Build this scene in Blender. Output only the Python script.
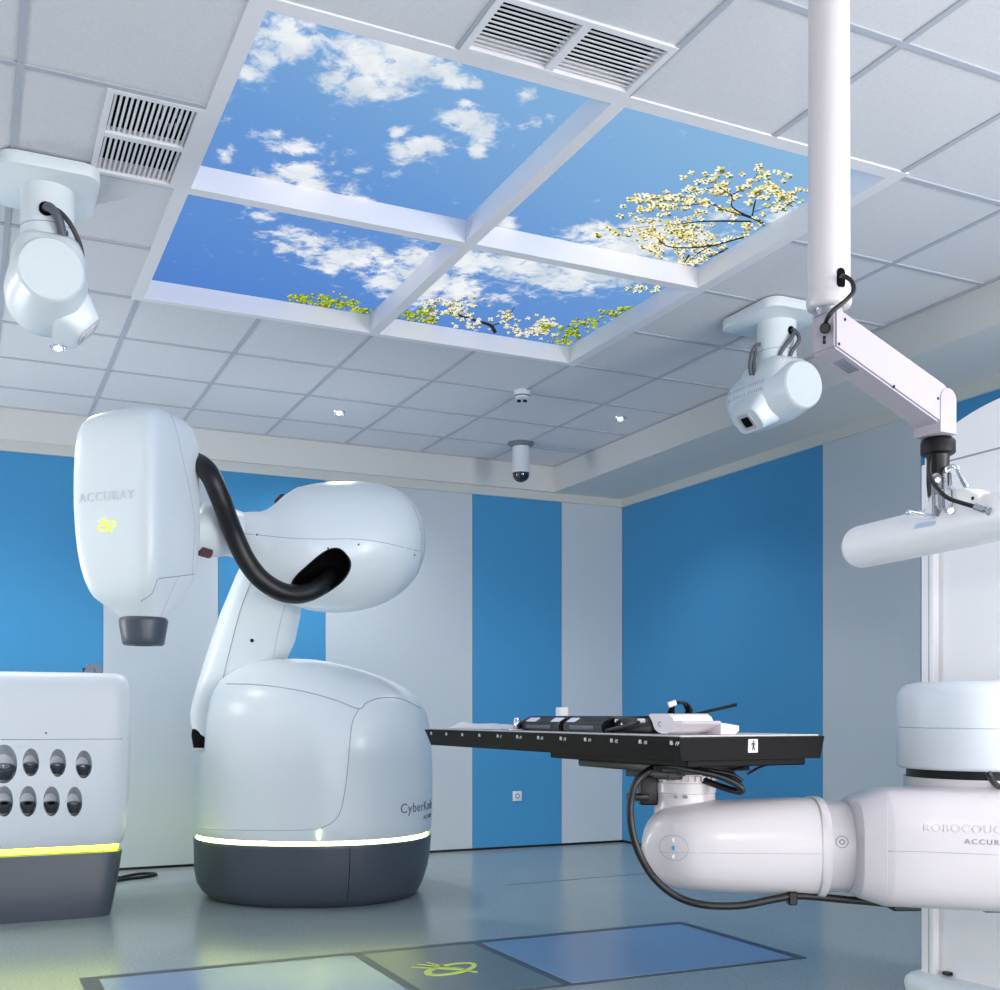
import bpy, bmesh, math, random
from mathutils import Vector, Matrix, noise
from mathutils.bvhtree import BVHTree

for o in list(bpy.data.objects):
    bpy.data.objects.remove(o, do_unlink=True)
sc = bpy.context.scene
COL = sc.collection

# ------------------------------------------------------------------ camera
F, CX, HY, YAW = 1090.26, 458.86, 714.92, .4245
CAM = Vector((-.7525, -3.0225, 1.065))
cd = bpy.data.cameras.new('camera')
cam = bpy.data.objects.new('camera', cd)
COL.objects.link(cam)
cam.location = CAM
cam.rotation_euler = (math.pi / 2, 0, -YAW)
cd.sensor_width = 36
cd.lens = F / 1000 * 36
cd.shift_x = (500 - CX) / 1000
cd.shift_y = (HY - 495) / 1000
cd.clip_start = .05
sc.camera = cam

# ------------------------------------------------------------------ world, exposure, lights
w = bpy.data.worlds.new('world')
sc.world = w
w.use_nodes = True
w.node_tree.nodes['Background'].inputs[0].default_value = (.6, .75, 1, 1)
w.node_tree.nodes['Background'].inputs[1].default_value = .2
sc.view_settings.view_transform = 'Standard'
sc.view_settings.look = 'None'
sc.view_settings.gamma = 1
sc.view_settings.exposure = .16
sc.view_settings.use_curve_mapping = False


def area_light(name, loc, aim, size, sy, power, col):
    l = bpy.data.lights.new(name, 'AREA')
    l.shape = 'RECTANGLE'
    l.size = size
    l.size_y = sy
    l.energy = power
    l.color = col
    o = bpy.data.objects.new(name, l)
    COL.objects.link(o)
    o.location = loc
    o.rotation_euler = (Vector(aim) - Vector(loc)).to_track_quat('-Z', 'Y').to_euler()
    return o


# overhead fill lights added out of view, and the flash on the camera
area_light('overhead_fill_light', (.2, -4.2, 3.0), (.2, -4.2, 0), 1.2, 1.2, 20, (.98, .98, 1))
area_light('overhead_fill_light', (3.0, -1.3, 3.0), (3.0, -1.3, 0), 1.1, 1.1, 12, (.98, .98, 1))
area_light('overhead_fill_light', (-2.2, 1.0, 3.0), (-2.2, 1.0, 0), 1.2, 1.2, 14, (1, .98, .96))  # unseen left pair, added to brighten the back of the room
area_light('overhead_fill_light', (-2.2, 3.4, 3.0), (-2.2, 3.4, 0), 1.2, 1.2, 30, (1, .98, .96))
# large unseen area fills added behind the photographer, at left and at right
area_light('room_fill_light', (1.3, -5.3, 1.2), (.9, 2.0, 2.3), 5.6, 2.2, 192, (1, .965, .95))
area_light('room_fill_light', (-3.5, 4.0, 1.2), (4.2, 1.4, 1.6), 1.3, 1.8, 85, (1, .98, .96))
area_light('room_fill_light', (4.1, -3.9, 1.5), (-.2, 3.0, 1.8), 2.4, 1.8, 180, (1, .975, .96))
area_light('flash_light', (-.60, -3.10, 1.42), (2.2, 2.4, 1.6), .10, .07, 13, (1, .95, .94))


def spot(loc, power, cone=150):
    l = bpy.data.lights.new('spot_light', 'SPOT')
    l.energy = power
    l.spot_size = math.radians(cone)
    l.spot_blend = 1
    l.shadow_soft_size = .06
    l.color = (1, .98, .96)
    o = bpy.data.objects.new('spot_light', l)
    COL.objects.link(o)
    o.location = loc


# the recessed ceiling spotlights
for x, y, p in ((1.5, 3.89, 88), (3.277, 3.247, 52), (-.295, 3.30, 34)):
    spot((x, y, 3.02), p, 118 if x > 3 else 150)

# ------------------------------------------------------------------ materials


def srgb(r, g, b):
    f = lambda c: (c / 255 / 12.92) if c / 255 <= .04045 else ((c / 255 + .055) / 1.055) ** 2.4
    return (f(r), f(g), f(b), 1)


def mat(name, col, rough=.5, metal=0, noise_amt=0, noise_scale=40, bump=0, bump_scale=80, emis=None, es=0, coat=0, spec=.5):
    m = bpy.data.materials.new(name)
    m.use_nodes = True
    nt = m.node_tree
    b = nt.nodes['Principled BSDF']
    b.inputs['Base Color'].default_value = col
    b.inputs['Roughness'].default_value = rough
    b.inputs['Metallic'].default_value = metal
    b.inputs['Coat Weight'].default_value = coat
    b.inputs['Specular IOR Level'].default_value = spec
    tc = nt.nodes.new('ShaderNodeTexCoord')
    if noise_amt:
        n = nt.nodes.new('ShaderNodeTexNoise')
        n.inputs['Scale'].default_value = noise_scale
        n.inputs['Detail'].default_value = 4
        nt.links.new(tc.outputs['Object'], n.inputs['Vector'])
        mx = nt.nodes.new('ShaderNodeMix')
        mx.data_type = 'RGBA'
        mx.inputs['A'].default_value = tuple(c * (1 - noise_amt) for c in col[:3]) + (1,)
        mx.inputs['B'].default_value = tuple(min(1, c * (1 + noise_amt)) for c in col[:3]) + (1,)
        nt.links.new(n.outputs['Fac'], mx.inputs['Factor'])
        nt.links.new(mx.outputs['Result'], b.inputs['Base Color'])
    if bump:
        n2 = nt.nodes.new('ShaderNodeTexNoise')
        n2.inputs['Scale'].default_value = bump_scale
        n2.inputs['Detail'].default_value = 3
        nt.links.new(tc.outputs['Object'], n2.inputs['Vector'])
        bp = nt.nodes.new('ShaderNodeBump')
        bp.inputs['Strength'].default_value = bump
        bp.inputs['Distance'].default_value = .002
        nt.links.new(n2.outputs['Fac'], bp.inputs['Height'])
        nt.links.new(bp.outputs['Normal'], b.inputs['Normal'])
    if emis:
        b.inputs['Emission Color'].default_value = emis
        b.inputs['Emission Strength'].default_value = es
    return m


M = {}
M['tile'] = mat('ceiling_tile', srgb(212, 213, 218), .9, noise_amt=.10, noise_scale=130, bump=.4, bump_scale=220)
M['bar'] = mat('ceiling_bar', srgb(176, 181, 192), .7)
M['bar_white'] = mat('skylight_frame_paint', srgb(230, 229, 234), .5)
M['soffit'] = mat('soffit_paint', srgb(208, 209, 208), .8, noise_amt=.03)
M['cornice'] = mat('cornice_paint', srgb(196, 200, 198), .7, noise_amt=.03)
M['white_panel'] = mat('pale_wall_panel', srgb(188, 198, 207), .85, noise_amt=.04, noise_scale=120, bump=.15)
M['blue_panel'] = mat('blue_wall_panel', srgb(62, 141, 192), .85, noise_amt=.05, noise_scale=120, bump=.15)
M['plain_wall'] = mat('plain_wall', srgb(205, 212, 220), .9, noise_amt=.03)
M['plastic'] = mat('white_plastic', srgb(226, 234, 238), .32, noise_amt=.01, coat=.15)
M['boom'] = mat('boom_white_paint', srgb(242, 241, 243), .35, noise_amt=.01)
M['couch'] = mat('warm_white_plastic', srgb(210, 204, 208), .28, noise_amt=.01, coat=.2)
M['pale'] = mat('pale_grey_plastic', srgb(214, 220, 228), .38, noise_amt=.01)
M['seam'] = mat('seam_shadow_gap', srgb(160, 168, 186), .9, spec=.1)
M['dark'] = mat('dark_grey_plastic', srgb(72, 80, 92), .38, noise_amt=.06, noise_scale=250)
M['grey'] = mat('mid_grey_plastic', srgb(110, 116, 128), .45)
M['black'] = mat('black_plastic', srgb(13, 14, 18), .4, spec=.35)
M['rubber'] = mat('black_rubber', srgb(14, 14, 17), .42, noise_amt=.1)
M['table'] = mat('carbon_table', srgb(10, 10, 13), .5, noise_amt=.15, noise_scale=90, spec=.12)
M['tabletop'] = mat('table_cover', srgb(205, 205, 205), .6)
M['metal'] = mat('brushed_metal', srgb(185, 188, 195), .25, metal=1)
M['chrome'] = mat('chrome', srgb(225, 228, 235), .1, metal=1)
M['cup'] = mat('grey_steel', srgb(96, 98, 106), .3, metal=.9)
M['hole'] = mat('black_void', (.004, .004, .005, 1), .9, spec=.1)
M['hose'] = mat('grey_hose', srgb(92, 94, 104), .5)
M['paper'] = mat('white_sheet', srgb(236, 232, 236), .7)
M['pink'] = mat('pinkish_white_foam', srgb(226, 218, 224), .6)
M['label'] = mat('blue_white_label', srgb(225, 232, 250), .5)
M['blue_tag'] = mat('pale_blue_sticker', srgb(178, 204, 226), .5)
M['letter'] = mat('grey_lettering', srgb(105, 118, 140), .6)
M['emboss'] = mat('embossed_lettering', srgb(212, 216, 224), .35)
M['emboss2'] = mat('embossed_arm_lettering', srgb(203, 197, 203), .4)
M['letter2'] = mat('grey_arm_lettering', srgb(150, 148, 158), .5)
M['strip'] = mat('light_strip_glow', srgb(235, 245, 170), .5, emis=(.88, 1, .34, 1), es=20)
M['strip_y'] = mat('yellow_light_strip_glow', srgb(225, 235, 90), .5, emis=(.50, .60, .02, 1), es=12)
M['logo'] = mat('lit_logo', srgb(225, 240, 60), .5, emis=(.50, .80, .02, 1), es=1.1)
M['bulb'] = mat('spotlight_lens', srgb(240, 240, 255), .3, emis=(.9, .93, 1, 1), es=1.2)
M['floor_print'] = mat('floor_logo_inlay', srgb(218, 238, 110), .5)
M['smoked'] = mat('smoked_dome', srgb(16, 20, 30), .08, coat=1)


def floor_material():
    m = bpy.data.materials.new('vinyl_floor')
    m.use_nodes = True
    nt = m.node_tree
    b = nt.nodes['Principled BSDF']
    tc = nt.nodes.new('ShaderNodeTexCoord')
    n1 = nt.nodes.new('ShaderNodeTexNoise')
    n1.inputs['Scale'].default_value = 90
    n1.inputs['Detail'].default_value = 6
    n2 = nt.nodes.new('ShaderNodeTexNoise')
    n2.inputs['Scale'].default_value = 1.6
    n2.inputs['Detail'].default_value = 3
    for n in (n1, n2):
        nt.links.new(tc.outputs['Object'], n.inputs['Vector'])
    r = nt.nodes.new('ShaderNodeValToRGB')
    r.color_ramp.elements[0].position = .35
    r.color_ramp.elements[0].color = srgb(134, 147, 150)
    r.color_ramp.elements[1].position = .65
    r.color_ramp.elements[1].color = srgb(154, 166, 170)
    nt.links.new(n1.outputs['Fac'], r.inputs['Fac'])
    nt.links.new(r.outputs['Color'], b.inputs['Base Color'])
    mr = nt.nodes.new('ShaderNodeMapRange')
    mr.inputs['To Min'].default_value = .16
    mr.inputs['To Max'].default_value = .30
    nt.links.new(n2.outputs['Fac'], mr.inputs['Value'])
    nt.links.new(mr.outputs['Result'], b.inputs['Roughness'])
    return m


M['floor'] = floor_material()
M['floor_blue'] = mat('blue_floor_plate', srgb(120, 146, 182), .25, noise_amt=.06, noise_scale=150)
M['floor_grey'] = mat('grey_floor_plate', srgb(106, 120, 122), .3, noise_amt=.08, noise_scale=150)
M['floor_border'] = mat('dark_floor_border', srgb(62, 74, 90), .4, noise_amt=.06)

# ------------------------------------------------------------------ geometry helpers
RV = Vector((math.cos(YAW), -math.sin(YAW), 0))
DV = Vector((math.sin(YAW), math.cos(YAW), 0))
UP = Vector((0, 0, 1))


def V(px, py, z):
    """place seen at a picture position, z metres into the room"""
    return CAM + RV * ((px - CX) / F * z) + UP * ((HY - py) / F * z) + DV * z


def new_obj(name, bm, m, parent=None, smooth=None):
    me = bpy.data.meshes.new(name)
    bm.to_mesh(me)
    bm.free()
    o = bpy.data.objects.new(name, me)
    COL.objects.link(o)
    if isinstance(m, (list, tuple)):
        for x in m:
            me.materials.append(x)
    else:
        me.materials.append(m)
    if parent is not None:
        o.parent = parent
        pw = parent.location.copy()
        if parent.parent is not None:
            pw += parent.parent.location
        # parts are modelled in world space: shift the mesh so it stays in place under its parent
        me.transform(Matrix.Translation(-pw))
    if smooth is not None:
        me.shade_smooth()
        if smooth < 180:
            me.set_sharp_from_angle(angle=math.radians(smooth))
    return o


def thing(name, loc, label, cat, group=None):
    o = bpy.data.objects.new(name, None)
    o.empty_display_size = .1
    COL.objects.link(o)
    o.location = loc
    tag(o, label, cat, group)
    return o


def tag(o, label, cat, group=None):
    o['label'] = label
    o['category'] = cat
    if group:
        o['group'] = group


def struct(name, bm, m, smooth=None):
    o = new_obj(name, bm, m, None, smooth)
    o['kind'] = 'structure'
    return o


def NB():
    return bmesh.new()


def box(bm, lo, hi, bevel=0, seg=2, mtx=None, mi=0):
    lo = Vector(lo)
    hi = Vector(hi)
    s = hi - lo
    r = bmesh.ops.create_cube(bm, size=1)
    vs = r['verts']
    for v in vs:
        v.co = Vector((v.co.x * s.x, v.co.y * s.y, v.co.z * s.z)) + (lo + hi) / 2
    fs = set(f for v in vs for f in v.link_faces)
    if bevel:
        es = list(set(e for v in vs for e in v.link_edges))
        rr = bmesh.ops.bevel(bm, geom=es, offset=bevel, segments=seg, affect='EDGES', profile=.5)
        vs = list(set(v for f in rr['faces'] for v in f.verts) | set(v for v in vs if v.is_valid))
        fs = set(f for v in vs for f in v.link_faces)
    for f in fs:
        f.material_index = mi
    if mtx is not None:
        for v in vs:
            v.co = mtx @ v.co
    return vs


def frame_mtx(origin, x, y, z):
    x, y, z = Vector(x), Vector(y), Vector(z)
    m = Matrix.Identity(4)
    for i, a in enumerate((x, y, z)):
        for j in range(3):
            m[j][i] = a[j]
    for j in range(3):
        m[j][3] = origin[j]
    return m


def sring(c, a, b, ra, rb, n=2.0, N=48):
    """superellipse ring: n=2 round, bigger n boxier"""
    out = []
    for i in range(N):
        t = 2 * math.pi * i / N
        ct, st = math.cos(t), math.sin(t)
        x = math.copysign(abs(ct) ** (2 / n), ct)
        y = math.copysign(abs(st) ** (2 / n), st)
        out.append(Vector(c) + Vector(a) * (ra * x) + Vector(b) * (rb * y))
    return out


def loft(bm, rings, cap=True, closed=False, mi=0):
    N = len(rings[0])
    vr = [[bm.verts.new(p) for p in r] for r in rings]
    K = len(vr)
    for k in range(K if closed else K - 1):
        A, B = vr[k], vr[(k + 1) % K]
        for i in range(N):
            j = (i + 1) % N
            f = bm.faces.new((A[i], A[j], B[j], B[i]))
            f.material_index = mi
    if cap and not closed:
        for r, fl in ((vr[0], True), (vr[-1], False)):
            c = bm.verts.new(sum((v.co for v in r), Vector()) / N)
            for i in range(N):
                j = (i + 1) % N
                f = bm.faces.new((c, r[j], r[i]) if fl else (c, r[i], r[j]))
                f.material_index = mi
    return vr


def recalc(bm):
    bmesh.ops.recalc_face_normals(bm, faces=bm.faces)


def cyl(bm, p0, p1, r0, r1=None, N=32, bev=0, mi=0):
    p0, p1 = Vector(p0), Vector(p1)
    r1 = r0 if r1 is None else r1
    d = (p1 - p0)
    L = d.length
    d.normalize()
    a = d.orthogonal().normalized()
    b = d.cross(a)
    prof = []
    if bev:
        for k in range(4):
            t = math.pi / 2 * k / 3
            prof.append((bev * (1 - math.sin(t + 0) if False else 1 - math.sin(t)), r0 - bev + bev * math.sin(t) if False else r0 - bev * (1 - math.sin(t))))
        prof = [(bev * (1 - math.sin(math.pi / 2 * k / 3)) * 1.0, r0 - bev * (1 - math.cos(math.pi / 2 * (1 - k / 3)))) for k in range(4)]
        p2 = [(L - bev * (1 - math.sin(math.pi / 2 * k / 3)), r1 - bev * (1 - math.cos(math.pi / 2 * (1 - k / 3)))) for k in range(4)]
        prof = prof + p2[::-1]
    else:
        prof = [(0, r0), (L, r1)]
    loft(bm, [sring(p0 + d * s, a, b, r, r, 2, N) for s, r in prof], mi=mi)


def lathe(bm, origin, axis, prof, N=40, mi=0, cap=True):
    """prof: (distance along axis, radius)"""
    d = Vector(axis).normalized()
    a = d.orthogonal().normalized()
    b = d.cross(a)
    loft(bm, [sring(Vector(origin) + d * s, a, b, max(r, 1e-4), max(r, 1e-4), 2, N) for s, r in prof], mi=mi, cap=cap)


def catmull(pts, sub=8):
    P = [Vector(p) for p in pts]
    P = [P[0] * 2 - P[1]] + P + [P[-1] * 2 - P[-2]]
    out = []
    for i in range(1, len(P) - 2):
        a, b, c, d = P[i - 1:i + 3]
        for k in range(sub):
            t = k / sub
            out.append(.5 * ((2 * b) + (c - a) * t + (2 * a - 5 * b + 4 * c - d) * t * t + (3 * b - a - 3 * c + d) * t ** 3))
    out.append(P[-2])
    return out


def tube(bm, pts, r, sub=8, N=12, rf=None, smooth=True, mi=0):
    P = catmull(pts, sub) if smooth else [Vector(p) for p in pts]
    t0 = (P[1] - P[0]).normalized()
    a = t0.orthogonal().normalized()
    rings = []
    for i, p in enumerate(P):
        t = (P[min(i + 1, len(P) - 1)] - P[max(i - 1, 0)])
        t = t.normalized() if t.length > 1e-9 else t0
        a = (a - t * a.dot(t))
        a = a.normalized() if a.length > 1e-9 else t.orthogonal().normalized()
        b = t.cross(a)
        rr = rf(i, len(P)) * r if rf else r
        rings.append(sring(p, a, b, rr, rr, 2, N))
    loft(bm, rings, mi=mi)


def prism(bm, outline, origin, ax, ay, depth_vec, bevel=0, mi=0, seg=3):
    vs = [bm.verts.new(Vector(origin) + Vector(ax) * x + Vector(ay) * y) for x, y in outline]
    f = bm.faces.new(vs)
    r = bmesh.ops.extrude_face_region(bm, geom=[f])
    nv = [g for g in r['geom'] if isinstance(g, bmesh.types.BMVert)]
    for v in nv:
        v.co += Vector(depth_vec)
    allv = vs + nv
    fs = set(ff for v in allv for ff in v.link_faces)
    for ff in fs:
        ff.material_index = mi
    if bevel:
        es = set(e for ff in fs if len(ff.verts) > 4 or len(outline) <= 4 for e in ff.edges)
        if len(outline) > 4:
            es = set(e for v in allv for e in v.link_edges if any(len(x.verts) == len(outline) for x in e.link_faces))
        bmesh.ops.bevel(bm, geom=list(es), offset=bevel, segments=seg, affect='EDGES', profile=.5)


def rounded_rect(w, h, r, seg=6):
    pts = []
    for cx, cy, a0 in ((w / 2 - r, h / 2 - r, 0), (-w / 2 + r, h / 2 - r, 90), (-w / 2 + r, -h / 2 + r, 180), (w / 2 - r, -h / 2 + r, 270)):
        for k in range(seg + 1):
            a = math.radians(a0 + 90 * k / seg)
            pts.append((cx + r * math.cos(a), cy + r * math.sin(a)))
    return pts


def cut(obj, bms):
    """carve the given closed shapes out of an object's mesh"""
    for b in bms:
        recalc(b)
        cu = new_obj('cutter', b, obj.data.materials[0])
        cu.data.transform(Matrix.Translation(-(obj.parent.location if obj.parent else Vector())))
        cu.location = obj.parent.location if obj.parent else (0, 0, 0)
        md = obj.modifiers.new('cut', 'BOOLEAN')
        md.operation = 'DIFFERENCE'
        md.solver = 'EXACT'
        md.object = cu
        bpy.context.view_layer.update()
        dg = bpy.context.evaluated_depsgraph_get()
        me = bpy.data.meshes.new_from_object(obj.evaluated_get(dg))
        obj.modifiers.clear()
        obj.data = me
        bpy.data.objects.remove(cu, do_unlink=True)


def text_bm(body, size, depth, mtx, spacing=1.0, font_bold=False, shear=0):
    cu = bpy.data.curves.new('lettering', 'FONT')
    cu.body = body
    cu.size = size
    cu.extrude = depth
    cu.space_character = spacing
    cu.align_x = 'CENTER'
    cu.align_y = 'CENTER'
    cu.resolution_u = 3
    cu.shear = shear
    t = bpy.data.objects.new('lettering', cu)
    COL.objects.link(t)
    bpy.context.view_layer.update()
    dg = bpy.context.evaluated_depsgraph_get()
    me = bpy.data.meshes.new_from_object(t.evaluated_get(dg))
    bpy.data.objects.remove(t, do_unlink=True)
    bm = bmesh.new()
    bm.from_mesh(me)
    bm.transform(mtx)
    return bm


def stick_on(bm, target, origin, x, y, nrm, lift):
    """move a flat decal mesh (local z = height above the surface) on to the target's surface.
    bm vertices are given in local x, y, z of the decal."""
    me = target.data
    off = Vector()
    p = target.parent
    while p is not None:
        off += p.location
        p = p.parent
    bv = BVHTree.FromPolygons([v.co + off for v in me.vertices], [tuple(q.vertices) for q in me.polygons])
    bmesh.ops.subdivide_edges(bm, edges=[e for e in bm.edges if e.calc_length() > .02], cuts=2)
    for v in bm.verts:
        s = Vector(origin) + Vector(x) * v.co.x + Vector(y) * v.co.y
        hit = bv.ray_cast(s + Vector(nrm) * .5, -Vector(nrm))
        base = hit[0] if hit[0] is not None else s
        v.co = base + Vector(nrm) * (v.co.z + lift)
    return bm


# ------------------------------------------------------------------ the room
YB, XR, ZC = 4.74, 4.265, 3.073
XL, YF = -3.6, -5.4
SX, SY = 3.575, 4.67        # soffit edges
ZS = 2.863                  # soffit underside
ZK = 2.797                  # cornice underside / top of wall panels

bm = NB()
box(bm, (XL, YF, -.1), (XR, YB, 0))
struct('floor', bm, M['floor'])

bm = NB()
box(bm, (XL, YB, 0), (XR + .1, YB + .1, ZC + .2))
wb = struct('wall_back', bm, M['plain_wall'])
bm = NB()
box(bm, (XR, YF, 0), (XR + .1, YB, ZC + .2))
wr = struct('wall_right', bm, M['plain_wall'])
bm = NB()
box(bm, (XL - .1, YF, 0), (XL, YB + .1, ZC + .2))
struct('wall_left', bm, M['plain_wall'])
bm = NB()
box(bm, (XL - .1, YF - .1, 0), (XR + .1, YF, ZC + .2))
struct('wall_front', bm, M['plain_wall'])


def wall_panel(parent, lo, hi, m):
    bm = NB()
    box(bm, lo, hi, .002, 1)
    o = new_obj('wall_panel', bm, m, parent)
    o['label'] = 'sky blue fabric wall panel' if m is M['blue_panel'] else 'pale grey fabric wall panel'


for x0, x1, c in ((-3.59, -2.2, 'white_panel'), (-2.2, -.7, 'white_panel'), (-.7, .097, 'blue_panel'), (.097, .878, 'white_panel'), (.878, 1.669, 'blue_panel'),
                  (1.669, 2.869, 'white_panel'), (2.869, 3.671, 'blue_panel'), (3.671, XR - .012, 'white_panel')):
    wall_panel(wb, (x0 + .001, YB - .012, .018), (x1 - .001, YB, ZK + .01), M[c])
for y0, y1, c in ((2.389, YB - .013, 'blue_panel'), (1.601, 2.389, 'white_panel'), (-.8, 1.601, 'blue_panel'), (-3, -.8, 'white_panel'), (-5.39, -3, 'white_panel')):
    wall_panel(wr, (XR - .012, y0 + .001, .018), (XR, y1 - .001, ZK + .01), M[c])

# dark shadow-gap skirting
bm = NB()
box(bm, (XL, YB - .004, 0), (XR, YB + .001, .018))
struct('baseboard_back', bm, M['black'])
bm = NB()
box(bm, (XR - .004, YF, 0), (XR + .001, YB, .018))
struct('baseboard_right', bm, M['black'])

# soffits and cornices
bm = NB()
box(bm, (XL, SY, ZS), (XR, YB, ZC))
box(bm, (SX, YF, ZS), (XR, SY, ZC))
struct('trim_1', bm, M['soffit'])
bm = NB()
box(bm, (XL, YB - .035, ZK), (XR - .035, YB, ZS))
box(bm, (XR - .035, YF, ZK), (XR, YB, ZS))
struct('trim_2', bm, M['cornice'])
bm = NB()
box(bm, (XL, SY - .02, ZC - .008), (SX, SY, ZC))
box(bm, (SX - .02, YF, ZC - .008), (SX, SY - .02, ZC))
struct('trim_3', bm, M['bar'])

# ceiling of 60 cm tiles with openings for the skylight and the grilles
bm = NB()
T = .6
xs = sorted(set([XL + .0] + [T * i for i in range(-6, 6)] + [SX, -.34, -.03]))
ys = sorted(set([YF] + [T * i for i in range(-9, 8)] + [SY, -.31, -.03]))


def open_cell(x, y):
    if 0 < x < 2.4 and 0 < y < 2.4:
        return True
    if -.34 < x < -.03 and .6 < y < 1.2:
        return True
    if .6 < x < 1.2 and -.31 < y < -.03:
        return True
    return False


for i in range(len(xs) - 1):
    for j in range(len(ys) - 1):
        a, b, c, d = xs[i], xs[i + 1], ys[j], ys[j + 1]
        if b - a < 1e-4 or d - c < 1e-4 or open_cell((a + b) / 2, (c + d) / 2):
            continue
        vs = [bm.verts.new(p) for p in ((a, c, ZC), (a, d, ZC), (b, d, ZC), (b, c, ZC))]
        bm.faces.new(vs)
bmesh.ops.remove_doubles(bm, verts=bm.verts, dist=1e-5)
ceil = struct('ceiling', bm, M['tile'])
# slab above, closing the void
bm = NB()
box(bm, (XL, YF, ZC + .2), (XR, YB, ZC + .3))
struct('ceiling_slab', bm, M['hole'])

# T-bars between the tiles, interrupted by the skylight
bm = NB()
bw, bt = .011, .005
for i in range(-5, 6):
    x = T * i
    if x >= SX:
        continue
    segs = [(YF, SY)]
    if 0 < x < 2.4:
        segs = [(YF, 0), (2.4, SY)]
    for a, b in segs:
        if i == 1:
            pass
        box(bm, (x - bw, a, ZC - bt), (x + bw, b, ZC - .0002))
for j in range(-8, 8):
    y = T * j
    segs = [(XL, SX)]
    if 0 < y < 2.4:
        segs = [(XL, 0), (2.4, SX)]
    for a, b in segs:
        box(bm, (a, y - bw, ZC - bt - .0006), (b, y + bw, ZC - .0001))
struct('trim_4', bm, M['bar'])

# ------------------------------------------------------------------ illuminated sky ceiling
sky = thing('sky_light_panel', (1.2, 1.2, ZC), 'large four-pane illuminated ceiling light showing blue sky, clouds and blossoming branches', 'ceiling light')
ZP = ZC + .088
fw = .026
bm = NB()
o_ = .03
for lo, hi in (((-o_, -o_), (2.4 + o_, fw)), ((-o_, 2.4 - fw), (2.4 + o_, 2.4 + o_ * .4)), ((-o_, fw), (fw, 2.4 - fw)), ((2.4 - fw, fw), (2.4 + o_, 2.4 - fw)),
               ((1.2 - fw, fw), (1.2 + fw, 2.4 - fw)), ((fw, 1.2 - fw), (1.2 - fw, 1.2 + fw)), ((1.2 + fw, 1.2 - fw), (2.4 - fw, 1.2 + fw))):
    box(bm, (lo[0], lo[1], ZC - .006), (hi[0], hi[1], ZP + .01))
new_obj('frame', bm, M['bar_white'], sky)


def PP(px, py):
    """point of the picture plane"""
    h = ZP - CAM.z
    return V(px, py, F * h / (HY - py))


CLOUDS = [(277, 36, 30, 20, 1), (296, 46, 20, 13, 1), (248, 73, 14, 9, 1), (262, 58, 14, 12, .9), (374, 56, 42, 26, 1), (364, 88, 24, 13, 1), (398, 73, 30, 18, 1), (413, 60, 34, 15, 1), (440, 70, 24, 9, 1), (338, 80, 22, 12, .7),
          (455, 84, 13, 5, 1), (478, 84, 7, 4, .9), (467, 104, 12, 4, .8), (455, 118, 18, 8, 1), (474, 124, 18, 10, 1), (486, 134, 13, 12, 1), (477, 150, 9, 7, 1), (431, 145, 20, 9, 1), (412, 150, 16, 8, .9), (399, 154, 13, 10, .95), (399, 133, 10, 6, .8),
          (394, 174, 12, 4, .6), (530, 95, 14, 6, .6), (538, 120, 16, 6, .55), (270, 134, 18, 4, .8), (296, 148, 22, 7, 1), (226, 155, 9, 6, .8), (227, 120, 8, 4, .7), (300, 174, 24, 11, 1), (312, 186, 15, 10, 1), (272, 181, 18, 7, .9), (354, 202, 16, 5, .9),
          (354, 151, 8, 4, .6), (337, 173, 6, 3, .6), (364, 170, 12, 5, .6), (354, 189, 20, 6, .6), (304, 246, 28, 9, .95), (290, 234, 24, 7, .7), (356, 258, 36, 12, 1), (332, 268, 16, 6, .8), (416, 260, 16, 13, 1), (388, 282, 22, 11, 1), (262, 215, 18, 7, .65),
          (430, 282, 40, 18, 1), (468, 262, 22, 12, 1), (455, 290, 30, 12, .9), (530, 266, 50, 14, 1), (568, 282, 50, 12, .9), (592, 272, 40, 14, 1), (627, 248, 34, 16, 1), (648, 236, 24, 16, 1), (595, 230, 14, 8, .9), (575, 240, 20, 8, .8), (505, 226, 14, 8, .9), (710, 214, 34, 9, .6), (785, 216, 18, 8, .9), (660, 268, 30, 10, .9), (690, 240, 40, 12, .7), (500, 300, 20, 8, .5)]
BL = []
for px, py, rx, ry, s in CLOUDS:
    c = PP(px, py)
    a = PP(px + rx, py) - c
    b = PP(px, py + ry) - c
    det = a.x * b.y - a.y * b.x
    BL.append((c.x, c.y, b.y / det, -b.x / det, -a.y / det, a.x / det, s))


def cloud_mask(x, y):
    t = 0
    for cx, cy, i00, i01, i10, i11, s in BL:
        dx, dy = x - cx, y - cy
        u = i00 * dx + i01 * dy
        v = i10 * dx + i11 * dy
        d = u * u + v * v
        if d < 6:
            t = max(t, s * math.exp(-d * .55)) if t > s * math.exp(-d * .55) else t * .25 + s * math.exp(-d * .55)
    return min(1.15, t)


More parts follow.
